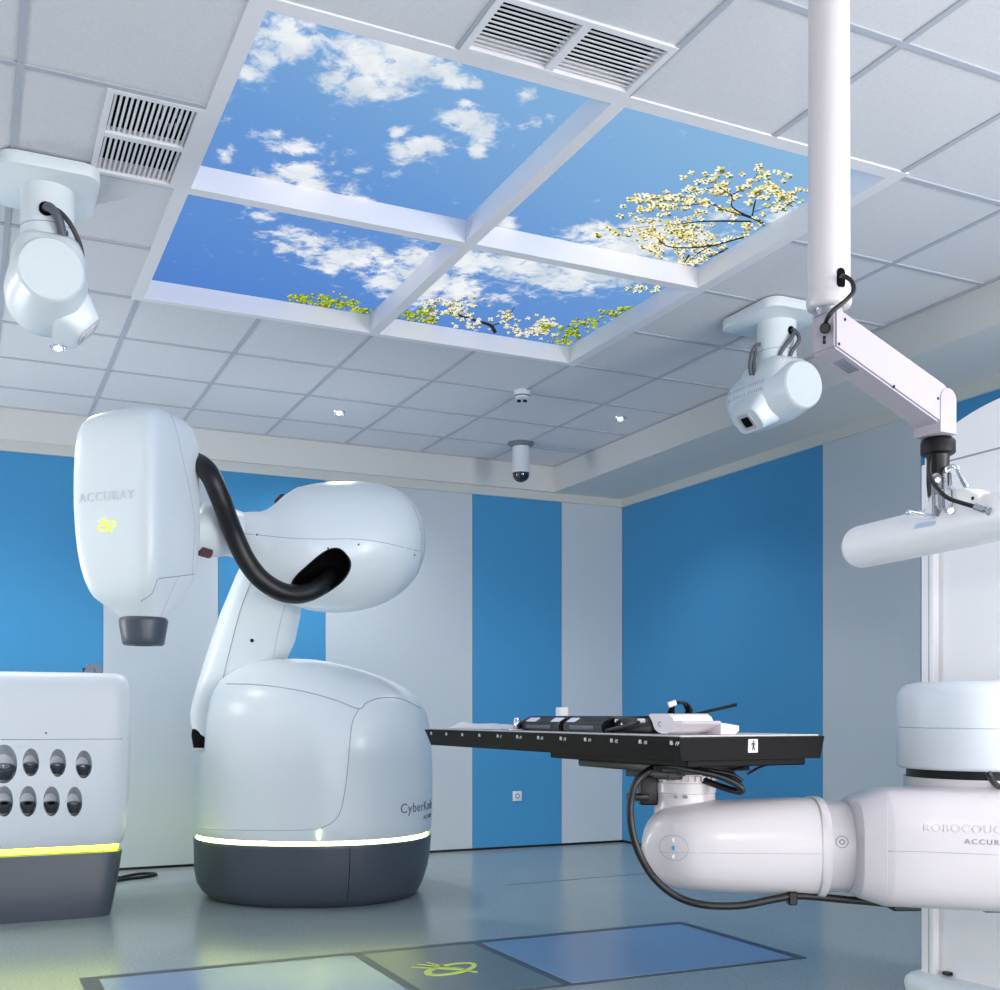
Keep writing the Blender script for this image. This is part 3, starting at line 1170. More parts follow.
# linac head
HZ = 5.5
th = math.radians(35)
ray0 = (V(137, HY, 1) - CAM).normalized()
perp = Vector((ray0.y, -ray0.x, 0))
n_left = (-ray0 * math.cos(th) - perp * math.sin(th)).normalized()     # normal of the left (logo) face
x_left = Vector((-n_left.y, n_left.x, 0))                               # along the left face, to the right
if x_left.dot(RV) < 0:
    x_left = -x_left
HSEC = [(413.5, 126, 168), (414.3, 116, 176), (416.5, 106, 184), (419.5, 97, 189), (424, 88, 193), (431, 81, 196.5), (440, 77, 198.6), (455, 74.3, 199.5), (480, 73.3, 200.3), (510, 73.3, 200.3), (535, 74.8, 199.8), (555, 77, 198.5), (570, 80, 196.5), (583, 84, 193), (592, 88.5, 188), (599, 94, 182), (605, 102, 176), (611, 111, 171), (619, 119, 167.5), (621, 121, 166.5)]
b = NB()
rings = []
for k, (py, pl, pr) in enumerate(HSEC):
    pr = pr + 2.5 * min(1, max(0, (600 - py) / 40))
    c = V((pl + pr) / 2, py, HZ)
    s = (pr - pl) / 127.0
    kk = max(0, min(1, (py - 590) / 25))
    nn = 7.0 * (1 - kk) + 2.4 * kk
    if py < 425:
        nn = 3.6 + (py - 413) / 12 * 3.4
    ang_scale = 1 + .14 * kk
    rings.append(sring(c, x_left, n_left, .236 * s * ang_scale, .236 * s * ang_scale, nn, 96))
loft(b, rings)
head = new_obj('linac_head', b, M['plastic'], robot, 180)
head['label'] = 'large white rounded treatment head'
ZH = lambda L: [(50 + x / 3.3, 380 + y / 3.3) for x, y in L]
surf_line([head], ZH([(392, 100), (415, 160), (440, 270), (462, 370), (478, 480), (474, 560), (470, 640)]), .0013, M['seam'], head, 'cover_seam')
surf_line([head], ZH([(474, 641), (420, 648), (360, 656), (350, 672), (335, 705), (300, 730)]), .0025, M['seam'], head, 'cover_seam')
surf_line([head], ZH([(425, 650), (400, 700), (365, 785)]), .0012, M['seam'], head, 'cover_seam')
b = NB()
lathe(b, V(143.5, 618, HZ), -UP, [(0, .112), (.012, .121), (.02, .121), (.10, .108), (.13, .103), (.138, .096), (.138, .05), (.10, .045)], cap=True)
new_obj('collimator', b, M['dark'], robot, 50)['label'] = 'dark grey collimator nozzle'
lo_ = V(106, 497, HZ) + n_left * .25
tb = text_bm('ACCURAY', .062, .002, Matrix.Identity(4), 1.15)
bvhd = bvh_of(head)


def stick(bm, bv, o, x, y, n, lift):
    for v in bm.verts:
        s = o + x * v.co.x + y * v.co.y
        h = bv.ray_cast(s + n * .4, -n)
        p = h[0] if h[0] is not None else s
        v.co = p + n * (v.co.z + lift)


def face_pt(bv, px, py):
    return bv.ray_cast(CAM, (V(px, py, 1) - CAM).normalized())[0]


fo = face_pt(bvhd, 106, 496.5)
stick(tb, bvhd, fo, x_left, UP, n_left, .001)
new_obj('lettering', tb, M['emboss'], head)['label'] = 'raised white lettering'
fo = face_pt(bvhd, 107.5, 526)
b = NB()
swoosh(b, (0, 0, 0), (1.22, 0, 0), (0, .85, 0), (0, 0, 1), .086, .0015)
stick(b, bvhd, fo, x_left, UP, n_left, .001)
new_obj('emblem', b, M['logo'], head)['label'] = 'glowing yellow-green swoosh emblem'

# thick black corrugated hose from head to housing
hp = [V(190, 462, 5.86), V(199, 464, 5.66), V(210, 475, 5.58), V(221, 500, 5.62), V(233, 532, 5.72), V(246, 560, 5.78), V(262, 580, 5.82), V(282, 592, 5.88), V(300, 594, 5.94), V(317, 588, 6.0), V(328, 578, 6.08), V(334, 568, 6.2)]
b = NB()
tube(b, hp, .052, sub=24, N=20, rf=lambda i, n: 1.0 + (.022 if i % 2 == 0 else -.01))
new_obj('cable_hose', b, M['rubber'], robot, 180)['label'] = 'thick black corrugated hose'
# ------------------------------------------------------------------ tool cabinet at the left edge
CYF = 2.96     # front plane


def on_y(px, y):
    d = DV + RV * ((px - CX) / F)
    t = (y - CAM.y) / d.y
    return CAM.x + t * d.x, t


def zc_at(px, py, y):
    return CAM.z + (HY - py) / F * on_y(px, y)[1]


xr_ = on_y(134, CYF)[0]
cab = thing('tool_cabinet', (xr_ - .65, CYF + .35, 0), 'low white cabinet with oval niches and a yellow lit band, cut by the left edge', 'cabinet')
CW = 1.35


def cab_ring(z, inset, fy=0, n=9, N=96):
    hx, hy = CW / 2 - inset, .36 - inset * (.3 if inset > .06 and z < .3 else 1)
    return sring(Vector((xr_ - CW / 2, CYF + .36, z)), Vector((1, 0, 0)), Vector((0, 1, 0)), hx, hy, n, N)


zt = zc_at(100, 672, CYF)
zs_ = zc_at(120, 849, CYF)
b = NB()
loft(b, [cab_ring(0, .105), cab_ring(.01, .10), cab_ring(.08, .085), cab_ring(.2, .063), cab_ring(zs_ - .024, .041), cab_ring(zs_ - .0185, .041), cab_ring(zs_ - .0175, .062), cab_ring(zs_ - .012, .066)])
new_obj('base_skirt', b, M['dark'], cab, 50)
b = NB()
loft(b, [cab_ring(zs_ - .012, .066), cab_ring(zs_ - .010, .060), cab_ring(zs_ + .016, .056), cab_ring(zs_ + .02, .066)])
new_obj('light_strip', b, M['strip_y'], cab, 50)
b = NB()
loft(b, [cab_ring(zs_ + .018, .06), cab_ring(zs_ + .020, .045), cab_ring(zs_ + .035, .036), cab_ring(zs_ + .10, .022), cab_ring(zs_ + .25, .010), cab_ring(zs_ + .42, .003), cab_ring(zt - .30, 0), cab_ring(zt - .12, .003), cab_ring(zt - .06, .008), cab_ring(zt - .03, .018), cab_ring(zt - .012, .034), cab_ring(zt - .003, .062), cab_ring(zt, .12), cab_ring(zt, .2)])
cb = new_obj('cabinet_body', b, M['pale'], cab, 50)
# recessed field on the front, then the oval niches
cuts = []
c = NB()
xa, xb = xr_ - CW + .2, on_y(99, CYF)[0]
za, zb = zc_at(60, 826, CYF), zc_at(60, 746, CYF)
prism(c, [(x, z) for x, z in rounded_rect(xb - xa, zb - za + .0, .07, 8)], ((xa + xb) / 2, CYF - .05, (za + zb) / 2), (1, 0, 0), (0, 0, 1), (0, .056, 0))
cuts.append(c)
NICHE = [(31, 762.5, 7.2, 14), (58, 763, 7.2, 14), (84, 764.5, 7.2, 14), (4.5, 801.5, 7.5, 15.5), (28.3, 801.5, 7.5, 15.5), (51.7, 801.5, 7.3, 15), (74.7, 801.8, 7, 15), (4, 764, 11.5, 19.5)]
nic = []
for px, py, rx, ry in NICHE:
    x, t = on_y(px, CYF)
    z = CAM.z + (HY - py) / F * t
    ax, az = rx / F * t / .93, ry / F * t
    nic.append((x, z, ax, az))
    c = NB()
    Y0_ = CYF
    loft(c, [sring((x, Y0_ - .03, z + .0), (1, 0, 0), (0, 0, 1), ax, az, 2.0, 32), sring((x, Y0_ + .008, z), (1, 0, 0), (0, 0, 1), ax, az, 2.0, 32), sring((x, Y0_ + .10, z - az * .25), (1, 0, 0), (0, 0, 1), ax * .9, az * .72, 2, 32)])
    cuts.append(c)
cut(cb, cuts)
cb.data.shade_smooth()
cb.data.set_sharp_from_angle(angle=math.radians(35))
surf_line([cb], [(1, 739.5), (40, 739.5), (80, 739.2), (128, 739)], .0022, M['seam'], cab, 'cover_seam')
b = NB()
x, t = on_y(46, CYF)
cyl(b, (x, CYF + .006, zc_at(46, 733, CYF)), (x, CYF - .0015, zc_at(46, 733, CYF)), .005, N=12)
new_obj('screw', b, M['black'], cab, 60)
WORDS = ['in the upper row, nearest the large niche', 'in the middle of the three in the upper row', 'at the right end of the upper row', 'in the lower row, cut by the left edge', 'second from the left edge in the lower row',
         'third from the left edge in the lower row', 'at the right end of the lower row', '']
for k, (x, z, ax, az) in enumerate(nic):
    big = k == 7
    r = ax * .90
    h = az * .72
    t = thing('collimator_cup', (x, CYF + .045, z - az * .70), ('large steel collimator cup in the widest oval niche of the white cabinet' if big else 'steel collimator cup ' + WORDS[k] + ' of cabinet niches'), 'collimator', 'collimator cups in the cabinet niches')
    b = NB()
    tilt = Vector((0, -.30, .95)).normalized()
    o0 = Vector((x, CYF + .048, z - az * .72))
    lathe(b, o0, tilt, [(0, r * .62), (h * .3, r * .72), (h * .62, r * .95), (h * .68, r * .98), (h * .80, r * .98), (h * .83, r * .92), (h * .83, r * .5), (h * .60, r * .38)], N=28)
    new_obj('body', b, M['cup'], t, 40)
    b = NB()
    lathe(b, o0 + tilt * h * .80, tilt, [(0, r * .52), (h * .05, r * .52), (h * .05, r * .3), (-.01, r * .28)], N=24)
    new_obj('rim', b, M['metal'] if k not in (3, 4, 5) else M['hole'], t, 40)

# small steel bracket standing on the cabinet
t = thing('steel_bracket', (on_y(92, CYF + .2)[0], CYF + .22, zt), 'small folded steel bracket on top of the white cabinet at its right corner', 'bracket')
b = NB()
x = t.location.x
zz = zt
prism(b, [(-.045, 0), (-.02, .05), (.045, .05), (.055, .0), (.02, 0), (.012, .03), (-.012, 0)], (x, CYF + .2, zz - .001), (1, 0, 0), (0, 0, 1), (0, .05, 0))
new_obj('plate', b, M['grey'], t)
b = NB()
box(b, (x - .045, CYF + .21, zz), (x - .02, CYF + .24, zz + .03), .002, 1)
new_obj('foot', b, M['black'], t)

# loops of cable on the floor behind the cabinet
b = NB()
cp = [(.20, 4.2), (.35, 4.35), (.52, 4.45), (.62, 4.38), (.5, 4.28), (.34, 4.24), (.2, 4.12), (.05, 4.05)]
tube(b, [Vector((x * .8 - .10, y, .011)) for x, y in cp], .010, sub=10, N=8)
o = new_obj('floor_cable', b, M['black'], None, 180)
tag(o, 'black cable looped on the floor behind the white cabinet', 'cable')

# ------------------------------------------------------------------ patient couch
HT = .997
tx0, tx1, ty0, ty1 = 1.214, 1.782, -.291, 1.72
couch = thing('patient_couch', (2.75, -.25, 0), 'white robotic couch with long black tabletop, thick arm and tall column at the right', 'treatment couch')


def bar_loft(bm, secs, side_, upv=UP, N=48):
    """secs: centre, half depth, half height, superellipse n"""
    loft(bm, [sring(c, side_, upv, hd, hh, n, N) for c, hd, hh, n in secs])


# tabletop: bevelled black slab with pale cover sheet
b = NB()
th_ = .072
slab = []
def trap(z, i0, ie):
    return [Vector((tx0 + i0, ty1 - ie, z)), Vector((tx0 + i0, ty0 + ie * .1, z)), Vector((tx1 - i0, ty0 + ie * .1, z)), Vector((tx1 - i0, ty1 - ie, z))]


loft(b, [trap(HT - th_, .012, .05), trap(HT - .020, .003, .016), trap(HT - .006, .001, .002), trap(HT, 0, 0)])
recalc(b)
ttop = new_obj('tabletop', b, M['table'], couch)
ttop['label'] = 'long black carbon tabletop'
b = NB()
box(b, (tx0 + .012, ty0 + .012, HT), (tx1 - .012, ty1 - .012, HT + .005), .002, 1)
new_obj('table_pad', b, M['tabletop'], couch)['label'] = 'thin pale cover on the tabletop'
b = NB()
box(b, (tx0 + .05, ty0 + .03, HT - th_ - .022), (tx1 - .05, ty1 - 1.12, HT - th_ + .002), .004, 1)
new_obj('rail', b, M['table'], couch)
# index marks along the edge with their little numbers
for k in range(12):
    b = NB()
    n_ = k
    px = (431 + 1.715 * n_) / (1 - .02996 * n_)
    d = DV + RV * ((px - CX) / F)
    tt = (tx0 - CAM.x) / d.x
    y = CAM.y + tt * d.y
    if y < ty0 + .02:
        continue
    box(b, (tx0 - .002, y - .006, HT - .024), (tx0 + .012, y + .006, HT - .011), .002, 1)
    new_obj('index_mark', b, M['tabletop'], ttop)
b = None
for k in range(4, 12):
    px = (431 + 1.715 * k) / (1 - .02996 * k)
    d = DV + RV * ((px - CX) / F)
    tt = (tx0 - CAM.x) / d.x
    y = CAM.y + tt * d.y
    m = frame_mtx(Vector((tx0 - .0015, y - .034, HT - .020)), (0, -1, 0), (.25, 0, .968), (-.968, 0, .25))
    t2 = text_bm('P' + str(k - 4) if k > 4 else 'P', .017, .0008, m)
    new_obj('index_number', t2, M['tabletop'], ttop)
# sticker on the near end
sx = tx0 + .33
stp = V(753, 746, 1) - CAM
tt = (ty0 - CAM.y) / stp.y
sx = CAM.x + stp.x * tt
b = NB()
box(b, (sx - .0185, ty0 - .0015, HT - .050), (sx + .0185, ty0 + .022, HT - .008), .001, 1)
st = new_obj('sticker', b, M['paper'], ttop)
st['label'] = 'white sticker with a standing person sign'
b = NB()
yy = ty0 - .002
lathe(b, (sx, yy, HT - .0145), (0, -1, 0), [(0, .0033), (.0008, .0033)], N=12)
prism(b, [(-.004, -.019), (-.0035, -.030), (-.006, -.043), (-.003, -.044), (0, -.033), (.003, -.044), (.006, -.043), (.0035, -.030), (.004, -.019), (.009, -.029), (.010, -.028), (.006, -.0185), (-.006, -.0185), (-.010, -.028), (-.009, -.029)], (sx, yy, HT), (1, 0, 0), (0, 0, 1), (0, -.0008, 0))
recalc(b)
new_obj('pictogram', b, M['black'], ttop)

# mounting plate under the table
px_, py_ = 1.50, .07
b = NB()
box(b, (px_ - .18, py_ - .12, HT - th_ - .05), (px_ + .18, py_ + .42, HT - th_ - .02), .006, 2)
box(b, (px_ - .14, py_ - .10, HT - th_ - .075), (px_ + .13, py_ + .16, HT - th_ - .045), .004, 2)
new_obj('mounting_plate', b, M['black'], couch, 40)
b = NB()
cyl(b, V(628, 764.5, 3.9), V(664, 767, 3.7), .006, N=10)
box(b, V(640, 766, 3.85) - Vector((.02, .01, .004)), V(650, 764, 3.8) + Vector((.02, .01, .006)), .002, 1)
new_obj('latch', b, M['metal'], couch, 50)

# wrist post of the couch arm, with toothed ring
PZ = 3.72
pc = V(685, HY, PZ)
zt_ = HT - th_ - .06
b = NB()
lathe(b, (pc.x, pc.y, .70), UP, [(0, .105), (.06, .103), (.085, .1), (.10, .10), (.103, .103), (.135, .103), (.137, .098), (.15, .098), (zt_ - .70, .098)], N=48)
new_obj('wrist_post', b, M['couch'], couch, 40)
b = NB()
for k in range(28):
    a = 2 * math.pi * k / 28
    d = Vector((math.cos(a), math.sin(a), 0))
    m = frame_mtx(Vector((pc.x, pc.y, .852)) + d * .100, d, d.cross(UP), -UP)
    box(b, (-.004, -.0075, -.009), (.004, .0075, .009), .001, 1, m)
new_obj('tooth_ring', b, M['couch'], couch)
for px in (676, 686):
    b = NB()
    q = V(px, 797, PZ - .104)
    cyl(b, q - DV * -.006, q - DV * .002, .006, N=12)
    new_obj('screw', b, M['grey'], couch, 50)
b = NB()
box(b, (-.03, -.03, -.05), (.03, .03, .05), .006, 2, frame_mtx(V(648, 790, 3.72), RV, DV, UP))
box(b, (-.045, -.012, -.012), (.03, .012, .012), .003, 1, frame_mtx(V(640, 797, 3.70), RV, DV, UP))
new_obj('cable_clamp', b, M['black'], couch, 50)

LZ = 3.68
sd = (DV + RV * .04).normalized()


def lsec(px, t, bo, z, hd, n):
    if px > 700:
        px = px - (min(px, 1010) - 700) * .10
    return (V(px, (t + bo) / 2, z), hd, (bo - t) / 2 / F * z, n)


b = NB()
S = [(643.2, 838, 858), (645, 829, 865), (649, 820.5, 872.5), (655, 814, 878.5), (663, 808.5, 883), (674, 805, 886.5), (690, 802.5, 888.5), (715, 800.5, 890.5), (750, 799, 892.2), (790, 798, 893.3), (822, 797.6, 894)]
bar_loft(b, [lsec(px, t, bo, LZ - .0006 * (px - 643), .15 * min(1, .30 + (px - 643) / 50), 2.6) for px, t, bo in S], sd)
l1 = new_obj('lower_link', b, M['couch'], couch, 60)
b = NB()
bar_loft(b, [lsec(px, t, bo, LZ - .0006 * (px - 643), .152, 2.8) for px, t, bo in [(822, 799, 892), (823, 796.6, 895.5), (831, 796.4, 896), (832.5, 799, 893)]], sd)
new_obj('collar_ring', b, M['couch'], couch, 40)
b = NB()
bar_loft(b, [lsec(px, t, bo, LZ - .0006 * (px - 643), .142, 2.5) for px, t, bo in [(828, 802, 890), (872, 801, 891)]], sd)
l2 = new_obj('neck', b, M['couch'], couch, 40)
b = NB()
bar_loft(b, [lsec(px, t, bo, LZ - .0009 * (px - 643), hd, 3.4) for px, t, bo, hd in [(866, 804, 890, .125), (867, 798, 894, .14), (871, 796, 896, .145), (894, 788.3, 902.5, .165), (898, 787.6, 903.5, .168), (940, 787, 905, .17), (1000, 786.3, 908, .17), (1150, 785, 912, .17), (1154, 790, 908, .165)]], sd)
l3 = new_obj('forearm', b, M['couch'], couch, 40)
surf_line([l1], [(660, 852), (700, 853), (760, 853.5), (822, 854)], .0008, M['seam'], couch, 'cover_seam')
surf_line([l3], [(888, 851), (930, 852), (999, 855)], .0010, M['seam'], couch, 'cover_seam')
surf_line([l3], [(887.5, 792), (887, 825), (887, 851), (887, 880), (886, 899)], .0008, M['pale'], couch, 'cover_edge')
# round cover plate with three screws on the knuckle
bv1 = bvh_of(l1)


def ring_on(bv, px, py, r, wdt, m, name, thick=.0015):
    c = face_pt(bv, px, py)
    bm_ = NB()
    n_ = 40
    rr = []
    for i in range(n_):
        a = 2 * math.pi * i / n_
        d = RV * math.cos(a) + UP * math.sin(a)
        q = [c + d * (r - wdt / 2), c + d * (r + wdt / 2)]
        hs = []
        for p in q:
            h = bv.ray_cast(p - sd * .3, sd)
            hs.append(h[0] if h[0] is not None else p)
        rr.append([hs[0] + sd * .002, hs[1] + sd * .002, hs[1] - sd * thick, hs[0] - sd * thick])
    loft(bm_, rr, closed=True)
    recalc(bm_)
    return new_obj(name, bm_, m, couch, 40)


ring_on(bv1, 674, 848, .041, .0018, M['seam'], 'cover_ring', .0005)
for py, m, r in ((848, M['blue_panel'], .0075), (840, M['emboss'], .007), (856.5, M['emboss'], .007)):
    c = face_pt(bv1, 674, py)
    b = NB()
    cyl(b, c + sd * .005, c - sd * .002, r, N=20)
    new_obj('cover_screw', b, m, couch, 50)
bv2 = bvh_of(l2)
ring_on(bv2, 842, 842, .018, .002, M['grey'], 'cover_ring', .0008)
ring_on(bv2, 842, 842, .007, .003, M['grey'], 'cover_ring', .0008)
# wording on the forearm
bv3 = bvh_of(l3)
for body, size, px, py, m, sp in (('ROBOCOUCH', .034, 967, 829, M['emboss2'], 1.08), ('ACCURAY', .022, 985, 841.5, M['letter2'], 1.3)):
    tb = text_bm(body, size, .0012, Matrix.Identity(4), sp)
    c = CAM + (V(px, py, 1) - CAM) * 3.22
    stick(tb, bv3, c - sd * .3, RV, UP, -sd, .0005)
    new_obj('lettering', tb, m, l3)

# elbow: vertical joint and the upper link box
UZ = 3.52
ec = V(985, HY, UZ)
ul = Vector((.80, -.60, 0)).normalized()
uv = UP.cross(ul).normalized()


def stadium(z, R, L=.46, k=28):
    c0 = Vector((ec.x, ec.y, z))
    c1 = c0 + ul * L
    out = []
    for q in range(k + 1):
        a = math.pi / 2 + math.pi * q / k
        out.append(c0 + ul * (math.cos(a) * R) + uv * (math.sin(a) * R))
    for q in range(k + 1):
        a = -math.pi / 2 + math.pi * q / k
        out.append(c1 + ul * (math.cos(a) * R) + uv * (math.sin(a) * R))
    return out


b = NB()
zu0, zu1 = .893, 1.170
loft(b, [stadium(zu0, .256), stadium(zu0 + .004, .263), stadium(zu0 + .012, .266), stadium(zu1 - .05, .266), stadium(zu1 - .032, .262), stadium(zu1 - .016, .252), stadium(zu1 - .005, .236), stadium(zu1, .212), stadium(zu1 + .001, .15)])
up = new_obj('upper_link', b, M['pale'], couch, 40)
surf_line([up], [(898, 727), (930, 728), (1000, 729)], .0014, M['seam'], couch, 'cover_seam')
b = NB()
cyl(b, (ec.x, ec.y, .80), (ec.x, ec.y, .866), .245, N=64, bev=.004)
new_obj('elbow_joint', b, M['couch'], couch, 40)
b = NB()
cyl(b, (ec.x, ec.y, .862), (ec.x, ec.y, .898), .236, N=64)
new_obj('elbow_gap', b, M['black'], couch, 40)
b = NB()
tube(b, [V(988, 772, 3.22), V(990, 776, 3.22), V(994, 783, 3.24), V(1002, 788, 3.28)], .009, N=10)
new_obj('elbow_cable', b, M['rubber'], couch, 180)

# tall column with arched top (plane x = const facing the room)
cx_, cy_ = 2.575, .03
CT = 2.06
b = NB()


def yat(px, X):
    d = DV + RV * ((px - CX) / F)
    t = (X - CAM.x) / d.x
    return CAM.y + t * d.y, t


outl = []
yc, hw = cy_ - .43, .43
nseg = 24
for i in range(nseg + 1):
    u = -1 + 2 * i / nseg
    outl.append((-(u) * hw, CT + .13 * (1 - u * u) ** .8))
# outline runs from far side to near side over the arch, then down
pts = [(hw, .05)] + outl[::1] + [(-hw, .05)]
pts = [(hw, .05)] + [(hw * (1 - 2 * i / nseg), CT + .13 * max(0, 1 - (1 - 2 * i / nseg) ** 2) ** .8) for i in range(nseg + 1)] + [(-hw, .05)]
prism(b, pts, (cx_, yc, 0), (0, 1, 0), (0, 0, 1), (.42, 0, 0))
recalc(b)
colm = new_obj('column', b, M['boom'], couch)
colm['label'] = 'tall white column with arched top'
# raised border strip at the column's far edge and the slightly recessed slide panel
b = NB()
ya = yat(939.5, cx_)[0]
box(b, (cx_ - .03, ya, .05), (cx_, cy_ - .008, CT - .05), .004, 1)
new_obj('column_rail', b, M['boom'], couch)
b = NB()
yb_ = yat(929, cx_ - .03)[0]
box(b, (cx_ - .0315, yb_ - .0015, .06), (cx_ - .029, yb_ + .0015, CT - .06))
box(b, (cx_ - .0025, yc - hw + .01, CT - .055), (cx_, ya, CT - .049))
new_obj('column_seam', b, M['seam'], couch)
b = NB()
box(b, (cx_ - .02, ya - .06, .10), (cx_, ya - .03, .112))
new_obj('column_slot', b, M['black'], couch)
# base cover
b = NB()
loft(b, [sring(Vector((cx_ + .12, cy_ - .49, z)), Vector((1, 0, 0)), Vector((0, 1, 0)), .24 - i, .54 - i, 8, 80) for z, i in ((0, .012), (.01, .01), (.055, .003), (.075, .008), (.088, .02), (.094, .035), (.096, .06))])
new_obj('base_cover', b, M['plastic'], couch, 60)

# cables under the table
b = NB()
tube(b, [V(668, 766, 3.62), V(652, 769, 3.58), V(637, 781, 3.55), V(630.5, 803, 3.55), V(632, 830, 3.55), V(641, 857, 3.55), V(656, 880, 3.53), V(678, 897, 3.52), V(705, 905, 3.5), V(740, 905.5, 3.5), V(775, 899, 3.5), V(800, 895.8, 3.5), V(850, 900, 3.5), V(890, 903.5, 3.5), V(918, 906, 3.5)], .0125, sub=10, N=12)
new_obj('cable_hose', b, M['rubber'], couch, 180)['label'] = 'thick black cable hanging under the arm'
for (hx_, hy_, hz_), (px, py, zz_) in (((.014, .016, .022), (792, 898, 3.5)), ((.045, .03, .012), (904, 906, 3.5)), ((.03, .03, .008), (990, 908.5, 3.4))):
    b = NB()
    box(b, (-hx_, -hy_, -hz_), (hx_, hy_, hz_), .004, 1, frame_mtx(V(px, py, zz_), RV, DV, UP))
    new_obj('cable_tie', b, M['black'], couch, 40)
b = NB()
tube(b, [V(655, 768, 3.56), V(668, 766, 3.54), V(690, 770, 3.54), V(715, 775, 3.54), V(733, 782, 3.54), V(742, 789, 3.54), V(738, 791.5, 3.56), V(722, 787, 3.6), V(700, 779, 3.64)], .011, sub=10, N=12)
tube(b, [V(690, 768, 3.6), V(715, 771, 3.6), V(733, 775, 3.6), V(742, 781, 3.6)], .007, sub=8, N=10)
tube(b, [V(718, 773, 3.6), V(728, 769, 3.6), V(737, 777, 3.6), V(728, 783, 3.62)], .003, sub=8, N=8)
tube(b, [V(720, 772, 3.7), V(740, 768, 3.65), V(755, 763.5, 3.6), V(768, 765, 3.6)], .004, sub=8, N=8)
tube(b, [V(768, 764, 3.6), V(756, 769, 3.55), V(748, 774, 3.5)], .0045, sub=8, N=8)
new_obj('cable_loop', b, M['rubber'], couch, 180)

# ------------------------------------------------------------------ things on the table
ZT = HT + .006


def tb_pt(px, X):
    d = DV + RV * ((px - CX) / F)
    t = (X - CAM.x) / d.x
    return CAM.y + t * d.y


def chest_box(pxa, pxb, X, wd, h, label, nlab):
    ya_, yb2 = tb_pt(pxb, X), tb_pt(pxa, X)
    t = thing('camera_controller_box', (X + wd / 2, (ya_ + yb2) / 2, ZT), label, 'electronic box', 'black boxes on the couch tabletop')
    bb = NB()
    out = [(0, 0), (0, h * .55), (wd * .14, h * .92), (wd * .20, h), (wd, h), (wd, 0)]
    prism(bb, out, (X, ya_ + .003, ZT), (1, 0, 0), (0, 0, 1), (0, yb2 - ya_ - .006, 0))
    bmesh.ops.bevel(bb, geom=list(bb.edges), offset=.006, segments=2, affect='EDGES')
    recalc(bb)
    new_obj('housing', bb, M['black'], t, 50)
    L = yb2 - ya_
    for f0, f1 in nlab:
        bb = NB()
        sl_ = Vector((wd * .14, 0, h * .37)).normalized()
        nn_ = Vector((-sl_.z, 0, sl_.x))
        mm = frame_mtx(Vector((X + wd * .07, ya_ + L * (f0 + f1) / 2, ZT + h * .735)), (0, -1, 0), sl_, nn_)
        box(bb, (-L * (f1 - f0) / 2, -.014, -.003), (L * (f1 - f0) / 2, .014, .0025), .001, 1, mm)
        new_obj('label_plate', bb, M['label'], t)
    bb = NB()
    box(bb, (X - .004, ya_ + L * .2, ZT + h * .15), (X + .004, ya_ + L * .8, ZT + h * .40), .002, 1)
    new_obj('handle_recess', bb, M['dark'], t)
    return t


chest_box(519, 560, 1.30, .26, .058, 'black electronic box with two white labels at the head end of the couch top', [(.05, .25), (.62, .85)])
chest_box(562, 603, 1.28, .26, .058, 'black electronic box with one white label next to the long flat case', [(.72, .92)])
t = thing('flat_case', (1.42, tb_pt(625, 1.30), ZT), 'long flat black case with small knobs beside the white headrest', 'case')
y0_, y1_ = tb_pt(652, 1.32), tb_pt(603, 1.28) - .006
bb = NB()
box(bb, (1.32, y0_, ZT), (1.44, y1_, ZT + .052), .006, 2)
new_obj('case_body', bb, M['black'], t, 50)
for k, px in enumerate((611, 618, 624)):
    bb = NB()
    q = Vector((1.32, tb_pt(px, 1.32), ZT + .03 + (.012 if k == 1 else 0)))
    cyl(bb, q + Vector((.004, 0, 0)), q - Vector((.010, 0, 0)), .006, N=12)
    new_obj('knob', bb, M['metal'], t, 50)
bb = NB()
tube(bb, [Vector((1.29, tb_pt(606, 1.29), ZT + .008)), Vector((1.28, tb_pt(618, 1.28), ZT + .018)), Vector((1.28, tb_pt(636, 1.28), ZT + .035)), Vector((1.30, tb_pt(642, 1.30), ZT + .042))], .006, N=8)
new_obj('cable', bb, M['rubber'], t, 180)
bb = NB()
box(bb, (1.285, tb_pt(642, 1.29), ZT + .036), (1.305, tb_pt(638, 1.29), ZT + .050), .004, 2)
new_obj('plug', bb, M['paper'], t, 50)
# metal clip at the far end of the boxes
t = thing('metal_clip', (1.28, tb_pt(516, 1.28), ZT), 'small upright metal clip at the far end of the black boxes', 'clip')
bb = NB()
y = tb_pt(516, 1.28)
box(bb, (1.24, y - .05, ZT), (1.32, y + .06, ZT + .005), .001, 1)
box(bb, (1.27, y - .008, ZT + .004), (1.30, y + .008, ZT + .042), .003, 1)
cyl(bb, (1.285, y, ZT + .04), (1.285, y, ZT + .05), .012, N=12)
new_obj('clip', bb, M['metal'], t, 50)
# small white block standing behind
y = tb_pt(563, 1.60)
bb = NB()
box(bb, (1.575, y - .022, ZT), (1.615, y + .022, ZT + .095), .004, 2)
o = new_obj('white_block', bb, M['paper'], None, 50)
tag(o, 'small white upright block behind the black boxes on the couch', 'block')
# white curved headrest
t = thing('headrest', (1.45, tb_pt(680, 1.32), ZT), 'white curved headrest cushion lying on the near end of the black tabletop', 'headrest')
y0_, y1_ = tb_pt(682, 1.26), tb_pt(655, 1.26)
bb = NB()
prof = [(0, .006), (.01, .0), (.05, 0), (.055, .004)]
